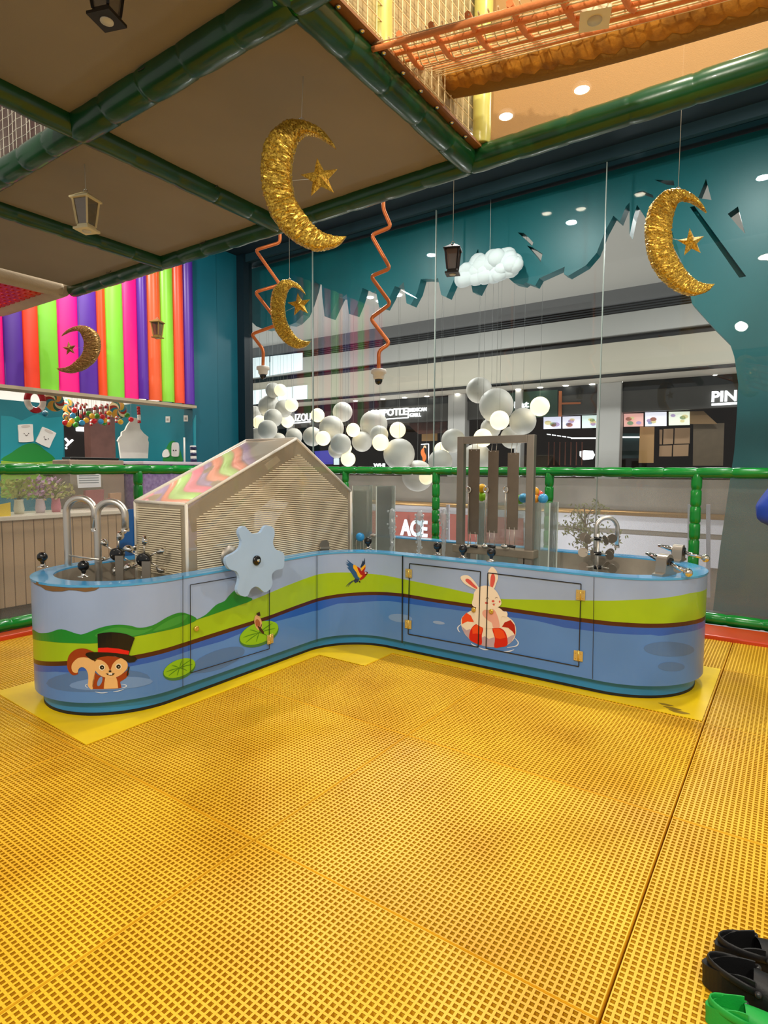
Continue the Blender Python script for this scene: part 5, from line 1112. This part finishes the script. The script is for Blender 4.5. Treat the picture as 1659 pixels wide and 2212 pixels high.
for px, py, r in ((738, 587, .16), (858, 637, .10), (800, 642, .07), (820, 650, .07), (832, 632, .06), (770, 610, .06)):
    p = at(px, py, z=zA); n_ += 1
    tag(MB().lathe([(0, -.02), (r, -.02), (r*1.15, 0), (0, 0)], 14, Matrix.Translation(p)).build('mall_ceiling_light', mat('lit_mall_lens', 'FFFFFF', .5, emit='FFFFFF', estr=10)), {738: 'brightest round light on the mall ceiling', 858: 'round mall ceiling light right of the zigzag pipe', 800: 'small mall ceiling light, left of the close row', 820: 'small mall ceiling light, middle of the close row', 832: 'small mall ceiling light half behind zigzag pipe', 770: 'small flat mall ceiling light under the brightest one'}[px], 'light')
# bright daylight panes at the far left
DAY = mat('daylight_pane', 'EFF8FA', .4, emit='DFF4FA', estr=.45)
for k, q in enumerate(([(535, 672), (600, 700), (640, 715), (560, 742), (535, 745)], [(535, 775), (583, 770), (583, 812), (535, 818)], [(586, 770), (655, 762), (655, 800), (586, 811)], [(535, 845), (565, 842), (565, 872), (535, 876)], [(567, 842), (600, 838), (600, 868), (567, 871)], [(602, 838), (632, 836), (632, 862), (602, 866)], [(634, 835), (665, 832), (665, 862), (634, 864)])):
    wall_y('daylight_pane', DAY, q, Y1, .02, mall, 0, -.04)
for q in ([(535, 765), (545, 764), (545, 785), (535, 786)],): pass
# storefronts
ST = mat('store_header_grey', '4A4844', .5, var=.1); IN = mat('store_interior_dark', '1E1512', .8, col2='38241A', vscale=.6); COLM = mat('store_column', 'C2C0BC', .5)
zH0, zH1 = at(1360, 890, Y=YS).z, zF
MB().box((XL, YS, zH0), (XR, YS+.2, zH1)).build('storefront_header', ST, mall)
MB().box((XL, YS-.02, zH1-.22), (XR, YS, zH1)).build('header_top_strip', DKM, mall)  # black strip along the top of the header
MB().box((XL, YS+3.0, -1.2), (XR, YS+3.2, zH1)).build('store_back_wall', IN, mall)
MB().box((XL, Y1-.28, -.32), (XR, YS+3.2, -.12)).build('gallery_floor', mat('gallery_floor_tile', '8A8278', .35, var=.1), mall)
for a, b in ((1288, 1340), (968, 1005), (1112, 1126), (620, 632)):
    x0 = at(a, 930, Y=YS-.12).x; x1 = at(b, 930, Y=YS-.12).x; MB().rbox((x0, YS-.15, -.12), (x1, YS+.15, zF), .02).build('store_column', COLM, mall)
def store_panel(name, m, px, dy=2.9, par=mall, t=.03): return wall_y(name, m, px, YS+dy, t, par, 0, -.03)
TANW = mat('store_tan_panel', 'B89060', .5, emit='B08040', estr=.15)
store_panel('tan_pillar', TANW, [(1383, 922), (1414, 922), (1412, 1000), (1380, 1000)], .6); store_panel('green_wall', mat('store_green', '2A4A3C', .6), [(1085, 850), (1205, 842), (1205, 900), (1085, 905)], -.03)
store_panel('copper_pillar', mat('store_copper', 'B8683A', .4), [(1208, 845), (1214, 845), (1214, 900), (1207, 900)], -.05); store_panel('copper_pillar', mat('store_copper', 'B8683A', .4), [(1214, 870), (1255, 869), (1255, 873), (1214, 874)], -.05)
store_panel('slanted_panel', mat('store_brown_slope', '8A6A42', .6), [(1450, 890), (1520, 888), (1550, 916), (1492, 916)], .3); store_panel('brown_panel', mat('store_brown', '6E5C44', .6, var=.15), [(1498, 916), (1565, 914), (1562, 1006), (1497, 1006)], .5)
for q in ([(1425, 928), (1431, 928), (1430, 960), (1425, 960)], [(1434, 927), (1455, 926), (1454, 959), (1433, 960)], [(1458, 925), (1491, 924), (1490, 958), (1457, 959)], [(1425, 963), (1452, 962), (1451, 986), (1424, 986)], [(1455, 961), (1488, 960), (1487, 985), (1454, 986)]):
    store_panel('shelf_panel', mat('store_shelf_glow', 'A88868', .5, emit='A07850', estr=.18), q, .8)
store_panel('teal_strip_wall', mat('store_teal_dark', '0E3A3C', .6), [(1345, 936), (1383, 936), (1383, 990), (1345, 990)], 1.6); store_panel('light_strip', LIT, [(1345, 943), (1383, 943), (1383, 946), (1345, 946)], 1.5)
store_panel('light_strip', LIT, [(1234, 945), (1290, 945), (1290, 948), (1234, 948)], 1.6)
for k in range(6): store_panel('ceiling_lamp_bar', LIT, [(1182+k*11, 937+k*1.6), (1190+k*11, 938+k*1.6), (1190+k*11, 940+k*1.6), (1182+k*11, 939+k*1.6)], 1.2)
store_panel('neon_script', LIT, cr([(955, 970), (1010, 955), (1110, 960), (1135, 1010), (1110, 1060), (1000, 1070), (955, 1020)], 1080, 800, 5.53), 2.0)
for k in range(7): store_panel('copper_rod', mat('store_copper_rod', '8A4A30', .5), [(1185+k*12, 955), (1187+k*12, 955), (1186+k*12, 1005), (1184+k*12, 1005)], 1.9)
store_panel('wood_slat_ceiling', mat('store_wood_slats', '6A3A2A', .6, col2='3A1E14', vscale=3), [(880, 915), (966, 909), (966, 935), (905, 938)], .5); store_panel('tan_beam', TANW, [(912, 938), (945, 936), (945, 952), (912, 953)], 1.0)
store_panel('blue_screen', mat('store_blue_screen', '2A3A8A', .5, emit='4A3AA0', estr=.6), [(680, 975), (720, 972), (720, 1003), (688, 1003)], .4); store_panel('pale_door', DAY, [(722, 990), (733, 990), (733, 1004), (722, 1004)], .4)
# menu screens
rnd = random.Random(5); k = 0
for x0, x1, y0, y1 in ((1175, 1212, 901, 927), (1216, 1254, 900, 926), (1258, 1291, 898, 925), (1348, 1390, 894, 922), (1394, 1440, 891, 921), (1445, 1490, 890, 919)):
    k += 1; s = store_panel('menu_screen', mat('menu_screen_%d' % k, ('D8D8EC', 'E0DCEA', 'D0E0DA', 'E0B8B0', 'E8E4F0', 'DCE0CC')[k-1], .4, emit=('D8D8EC', 'E0DCEA', 'D0E0DA', 'D89A90', 'E8E4F0', 'DCE0CC')[k-1], estr=.75), [(x0, y0), (x1, y0-1), (x1, y1-1), (x0, y1)], .25, None)
    tag(s, 'lit menu screen over food counter, %s of six from the left' % ORD[k-1], 'screen', 'lit menu screens')
    for j in range(4):
        cx, cy = rnd.uniform(x0+9, x1-9), rnd.uniform(y0+7, y1-7); a = 5+rnd.random()*3
        store_panel('picture_patch', mat('patch_%d' % (j+k % 3), ('C88A7A', '8AA07A', 'B8A0C8', 'E8D8A0', 'A86A5A', '9AA8C8')[(j+k) % 6], .5, emit=('C88A7A', '8AA07A', 'B8A0C8', 'E8D8A0', 'A86A5A', '9AA8C8')[(j+k) % 6], estr=.35), [(cx+a*math.cos(t), cy+a*.6*math.sin(t)) for t in [i*PI/5 for i in range(10)]], .20, s, .005)
# shop signs
def sign(name, txt, x0, y0, x1, y1, label, Y=None, off=.012, m=LIT):
    Y = Y or YS-.06; t = thing(name, label, 'sign', at(x0, y1, Y=Y)); a = at(x0, y1, Y=Y); b = at(x1, y0, Y=Y); b = Vector((b.x, a.y, (b.z if abs(x1-x0) < 40 else at(x0, y0, Y=Y).z)))
    fit_text('lettering', txt, m, a, b, t, .02, off); return t
sg = sign('shop_sign', 'PIN', 1537, 846, 1592, 869, 'lit white three-letter shop sign next to teal trunk', off=.03)
MB().bar(at(1537, 874, Y=YS-.06), at(1592, 871, Y=YS-.06), .02, .05).build('underline_strip', LIT, sg)
sg = sign('shop_sign', 'CHIPOTLE', 800, 886, 880, 901, 'lit white boxed grill sign left of the storefront column', off=.02)
for a, b in (((796, 889), (882, 882)), ((882, 882), (882, 902)), ((882, 902), (796, 908))): MB().bar(at(*a, Y=YS-.06), at(*b, Y=YS-.06), .03, .03, (0, 1, 0)).build('sign_border', LIT, sg)
fit_text('lettering', 'MEXICAN', LIT, at(886, 890, Y=YS-.06), Vector((at(922, 882, Y=YS-.06).x, 0, at(886, 882, Y=YS-.06).z)), sg, .02, .01); fit_text('lettering', 'GRILL', LIT, at(886, 901, Y=YS-.06), Vector((at(910, 893, Y=YS-.06).x, 0, at(886, 893, Y=YS-.06).z)), sg, .02, .01)
sg = sign('shop_sign', 'UZOU', 632, 895, 672, 911, 'lit white sign letters behind the left globe cluster', off=.0); MB().bar(at(634, 914, Y=YS-.06), at(671, 911, Y=YS-.06), .02, .04).build('underline_strip', LIT, sg)
sign('shop_sign', 'Eat', 1112, 866, 1143, 882, 'lit white script sign between two hanging globes', off=.02)
sg = thing('pepper_sign', 'framed dark sign with an orange pepper drawing', 'sign', at(913, 1000, Y=YS-.05))
wall_y('sign_board', DKM, [(908, 958), (927, 957), (927, 1003), (908, 1003)], YS-.02, .03, sg); wall_y('pepper_drawing', mat('pepper_orange', 'E07A3A', .5, emit='D86A2A', estr=.6), cr(stroke([(690, 930), (680, 980), (700, 1040), (690, 1100)], 50, 5), 790, 800, 5.53), YS-.06, .01, sg)
wall_y('pepper_stem', mat('pepper_cream', 'E8C8A0', .5, emit='E8C8A0', estr=.4), cr(stroke([(690, 930), (705, 905), (720, 930)], 18, 5), 790, 800, 5.53), YS-.06, .01, sg)
for a, b in (((910, 960), (926, 959)), ((926, 959), (926, 1000))): MB().bar(at(*a, Y=YS-.06), at(*b, Y=YS-.06), .02, .02, (0, 1, 0)).build('frame_strip', LIT, sg)
sign('shop_sign', 'WHI', 808, 1001, 832, 1009, 'tiny lit white letters just above the green rail', YS-.4, .0)
# lower level seen through the barrier mesh
low = thing('lower_gallery', 'lower mall level with white slab edges and red sign wall', 'building', (-8, Y1-.4, -3))
LWH = mat('lower_white_slab', 'B4B2BA', .5); LGR = mat('lower_grey_wall', '6E665C', .6, var=.25, vscale=2); BRZ = mat('bronze_handrail', 'A07A4A', .35, .8)
zl = lambda py, px=1400: at(px, py, Y=Y1-.42).z
MB().box((XL, Y1-.42, zl(1146)), (XR, Y1-.38, zl(1116))).build('slab_edge', LWH, low); MB().box((XL, Y1-.40, zl(1157)), (XR, Y1-.34, zl(1146))).build('grey_gap_band', LGR, low); MB().box((XL, Y1-.42, zl(1215)), (XR, Y1-.38, zl(1157))).build('slab_edge', LWH, low)  # grey band fills the gap between the white slab edges
MB().box((XL, Y1-.36, zl(1320)), (XR, Y1-.3, zl(1215))).build('lower_wall', LGR, low)
MB().tube([(XL, Y1-.46, zl(1110)), (XR, Y1-.46, zl(1110))], .06, 8).build('handrail', BRZ, low)
MB().box((XL, Y1-.40, zl(1110)), (XR, Y1-.39, zl(1035))).build('parapet_wall', mat('parapet_grey_tile', '6E665C', .5, var=.3, vscale=1.5), low)
rw = wall_y('red_sign_wall', mat('red_sign_wall', '8E3A30', .6), [(790, 1103), (935, 1108), (1130, 1120), (1130, 1185), (935, 1172), (790, 1158)], Y1-.5, .04, low)
sg = sign('shop_sign', 'ACE', 866, 1121, 924, 1156, 'large pale blue letters on the red wall below', Y1-.6, .03, mat('lit_blue_letter', 'DFF2F8', .5, emit='CDEBF6', estr=1.2))
fit_text('lettering', 'The helpful place', LIT, at(868, 1162, Y=Y1-.6), Vector((at(922, 1158, Y=Y1-.6).x, 0, at(868, 1158, Y=Y1-.6).z)), sg, .01, 0)
for px in (845, 968, 1530, 1490): MB().bar(at(px, 1090, Y=9.5), at(px, 1290, Y=9.5), .05, .05).build('glass_clamp_post', mat('pale_lilac_post', 'C4C0CC', .4), low)
# small leafy tree below, seen through the mesh
tr = thing('mall_tree', 'thin leafy olive tree behind the barrier mesh', 'tree', at(1265, 1260, Y=8.2)); tb = at(1265, 1330, Y=8.2); rnd = random.Random(9); lf = MB()
MB().tube([tb, at(1268, 1200, Y=8.2), at(1262, 1090, Y=8.2)], [.03, .022, .008], 8).build('trunk', mat('olive_bark', '6A5A40', .9), tr)
br = MB()
for k in range(16):
    f = rnd.uniform(.1, .95); a = at(1266, 1215-110*f, Y=8.2); b = a+Vector((rnd.uniform(-.45, .45), rnd.uniform(-.35, .35), rnd.uniform(.0, .25))); br.tube([a, b], [.007, .003], 5)
    for j in range(28):
        p = a.lerp(b, rnd.uniform(.2, 1.1))+Vector((rnd.gauss(0, .06), rnd.gauss(0, .06), rnd.gauss(0, .06))); d = Vector((rnd.uniform(-1, 1), rnd.uniform(-1, 1), rnd.uniform(-1, 1))).normalized(); s = d.orthogonal().normalized()*.013; lf.add([p, p+d*.03+s, p+d*.06, p+d*.03-s], [(0, 1, 2, 3)])
br.build('branches', mat('olive_bark', '6A5A40', .9), tr); tag(lf.build('foliage', mat('olive_leaf', '8A8A58', .7), tr), kind='stuff')

# hanging globes in the atrium
UNL = mat('white_globe_shell', 'D4D0C8', .55, var=.05, vscale=.8, bump=.05); LITG = mat('glowing_globe', 'FFF2D0', .5, emit='FFE9B8', estr=1.0)
G = [(590, 843, 16.5, 0, 9.2), (606, 843, 13.5, 1, 8.8), (582, 878, 24, 0, 9.3), (613, 883, 19, 0, 9.0), (630, 875, 14.5, 1, 8.7), (590, 903, 20, 0, 8.8), (550, 892, 15, 0, 9.4), (562, 913, 16, 1, 9.0), (578, 928, 21, 0, 8.6), (553, 941, 17, 0, 8.8), (621, 910, 14, 1, 9.3), (686, 897, 15, 1, 9.0), (740, 890, 21.5, 0, 9.5), (716, 925, 27, 0, 9.1), (675, 943, 21, 0, 9.2), (698, 947, 16, 1, 8.7), (736, 959, 22.5, 0, 8.6), (763, 929, 15, 1, 9.0), (782, 954, 22, 0, 9.2), (807, 917, 30, 0, 9.4), (752, 992, 16, 1, 8.7), (727, 972, 18, 0, 9.1), (819, 939, 20, 0, 9.0), (822, 956, 18, 1, 8.6), (635, 943, 18, 0, 9.2), (602, 950, 15, 0, 9.3), (859, 929, 17.5, 1, 9.1), (862, 981, 34, 0, 8.8), (902, 1028, 34, 0, 9.2), (921, 1031, 16, 1, 8.7), (979, 952, 26, 0, 8.9), (954, 971, 16, 1, 9.2), (951, 997, 26, 0, 8.7), (1035, 843, 28, 0, 9.4), (1072, 876, 37, 0, 9.1), (1079, 908, 21, 1, 8.5), (1043, 946, 20, 1, 8.9), (1030, 990, 32, 0, 9.2), (1105, 945, 24, 0, 9.3), (1129, 910, 29, 0, 9.0), (1166, 878, 21, 1, 8.8), (1060, 925, 22, 0, 9.4), (746, 968, 14, 1, 9.3)]
GL = [list(g) for g in G]
for it in range(60):                         # touching globes are set one behind the other
    mv = False
    for i in range(len(GL)):
        for j in range(i):
            a, b = GL[i], GL[j]; ca_, cb_ = at(a[0], a[1], Y=a[4]), at(b[0], b[1], Y=b[4]); ra = a[2]/FPX*(ca_-e).dot(Vector(FW)); rb_ = b[2]/FPX*(cb_-e).dot(Vector(FW))
            if (ca_-cb_).length < (ra+rb_)*.98:
                f, n2 = (a, b) if a[4] >= b[4] else (b, a); f[4] = min(f[4]+.05, 12.5); n2[4] = max(n2[4]-.02, 7.4); mv = True
    if not mv: break
G = [tuple(g) for g in GL]
cn = [0, 0]
for x, y, r, lit, Y in sorted(G):
    cn[lit] += 1; c = at(x, y, Y=Y); R = r/FPX*(c-e).dot(Vector(FW))
    g = MB().ball(c, R, 24).build('globe_lamp', LITG if lit else UNL)
    tag(g, '%s globe hanging in the mall, %s %s one from the left' % ('small glowing' if lit else 'matt white unlit', ORD[cn[lit]-1], 'glowing' if lit else 'unlit'), 'globe lamp', 'glowing atrium globes' if lit else 'unlit atrium globes')
    MB().cyl(c+Vector((0, 0, R*.98)), Vector((c.x, c.y, zA)), .0022, 4).build('cord', mat('dark_cord', '8A8E8E', .6), g)

# ================================================================ SHOES AND BLUE BAG
def clog(label, px, py, rot, col, L=.25, roll=0, z=0, strap_up=False):
    m = mat('clog_'+col, col, .55, bump=.15, bscale=200); p = at(px, py, z=.004); t = thing('clog_shoe', label, 'shoe', p)
    foot = spline([(0, -.005), (.035, -.03), (.09, -.034), (.15, -.045), (.20, -.05), (.24, -.035), (.252, 0), (.24, .032), (.20, .045), (.15, .040), (.09, .033), (.035, .03)], 5, True); k = L/.252; foot = [(x*k-L/2, y*k) for x, y in foot]
    M = Matrix.Translation(p+Vector((0, 0, z))) @ Matrix.Rotation(rot, 4, 'Z') @ Matrix.Rotation(roll, 4, 'X')
    MB().poly([foot], lambda u, v, w: M @ Vector((u, v, w)), 0, .024).build('sole', m, t)
    n = len(foot); ft = np.array(foot)
    # upper: shell over the toe
    vs = []; fs = []; nu, nv = 16, 14
    for i in range(nu+1):
        u = -L*.06+(L*.555)*i/nu; w = [q for q in foot if abs(q[0]-u) < .012*k+.004]
        yl = np.interp(u, *zip(*sorted([q for q in foot if q[1] < 0]))); yr = np.interp(u, *zip(*sorted([q for q in foot if q[1] >= 0]))); h = (.062-.034*(i/nu)**1.6)*k if i < nu else .012
        for j in range(nv+1): a = PI*j/nv; vs.append(M @ Vector((u, (yl+yr)/2-(yr-yl)/2*math.cos(a), .02+h*math.sin(a)**.65)))
    for i in range(nu):
        for j in range(nv): a = i*(nv+1)+j; fs.append((a, a+1, a+nv+2, a+nv+1))
    MB().add(vs, fs, True).build('upper', m, t)
    hw = [q for q in spline(foot, 1, True) if q[0] < -L*.02]; i0 = max(range(len(hw)), key=lambda i: math.dist(hw[i], hw[i-1])); hw = hw[i0:]+hw[:i0]
    vs = []; fs = []
    for i, q in enumerate(hw):
        h = .05*k+.012*math.cos(PI*2*i/(len(hw)-1)); s = .9
        for a, b in ((1, .02), (1.02, .02+h), (.9, .02+h), (.88, .02)): vs.append(M @ Vector((q[0]*a if q[0] < -.06 else q[0], q[1]*a, b)))
    for i in range(len(hw)-1):
        for j in range(4): fs.append((i*4+j, i*4+(j+1) % 4, (i+1)*4+(j+1) % 4, (i+1)*4+j))
    MB().add(vs, fs).build('heel_wall', m, t)
    MB().poly([[(x*.86, y*.84) for x, y in foot]], lambda u, v, w: M @ Vector((u, v, w)), .024, .029).build('insole', mat('insole_'+col, col, .8, var=.3), t)
    a_ = [PI*i/12 for i in range(13)]; s_ = -1 if not strap_up else 0
    MB().tube([M @ Vector((-L*.02-L*.44*math.sin(a), .043*k*math.cos(a), .058*k+.012*math.sin(a))) for a in a_], .009, 8, sect=lambda i, a: (math.cos(a)*1.2, math.sin(a)*.35)).build('strap', m, t)
    for s in (-1, 1): MB().ball(M @ Vector((-L*.02, s*.046*k, .058*k)), .009, 8).build('strap_rivet', mat('rivet_dark', '2A2A2C', .3), t)
    for i in range(3):
        for j in (-1, 0, 1): MB().ball(M @ Vector((L*.12+i*L*.09, j*.022*k, (.072-.010*i-.006*abs(j))*k)), .0045, 6, (1, 1, .4)).build('vent_hole', RUBBER, t)
    return t
clog('black foam clog with open heel, farther of two', 1648, 2092, .42, '09090B', .25)
clog('black foam clog lying nearer the camera', 1640, 2168, .05, '0A0A0C', .26)
clog('small green foam clog at the bottom right corner', 1618, 2232, .2, '12A23C', .19)
bp_ = at(1708, 1090, Y=2.83); bag = thing('blue_bag', 'blue fabric bag hanging at the right edge', 'bag', (bp_.x, bp_.y, at(1690, 1138, Y=2.83).z))
zt2 = at(1690, 1020, Y=2.83).z; zb2 = at(1690, 1138, Y=2.83).z; P = []; R = []
vs = []; fs = []; ns = 20; nl = 14; rnd = random.Random(4)
for i in range(nl+1):
    f = i/nl; z = zt2+(zb2-zt2)*f; w = (.02+.10*min(1, f*1.6)**.8)*(1 if f < .8 else (1-((f-.8)/.2)**2*.45))
    for j in range(ns): a = 2*PI*j/ns; rr = w*(1+.10*math.sin(5*a+f*2)+.04*math.sin(9*a)); vs.append((bp_.x+rr*math.cos(a), bp_.y+rr*.7*math.sin(a), z))
for i in range(nl):
    for j in range(ns): fs.append((i*ns+j, i*ns+(j+1) % ns, (i+1)*ns+(j+1) % ns, (i+1)*ns+j))
fs.append(tuple(nl*ns+j for j in range(ns)))
MB().add(vs, fs, True).build('fabric_body', mat('blue_fabric', '0E3FB0', .6, var=.25, vscale=12), bag)
MB().cyl((bp_.x, bp_.y, zt2-.01), (bp_.x, bp_.y, 2.9), .004, 6).build('hanging_cord', CORD, bag)
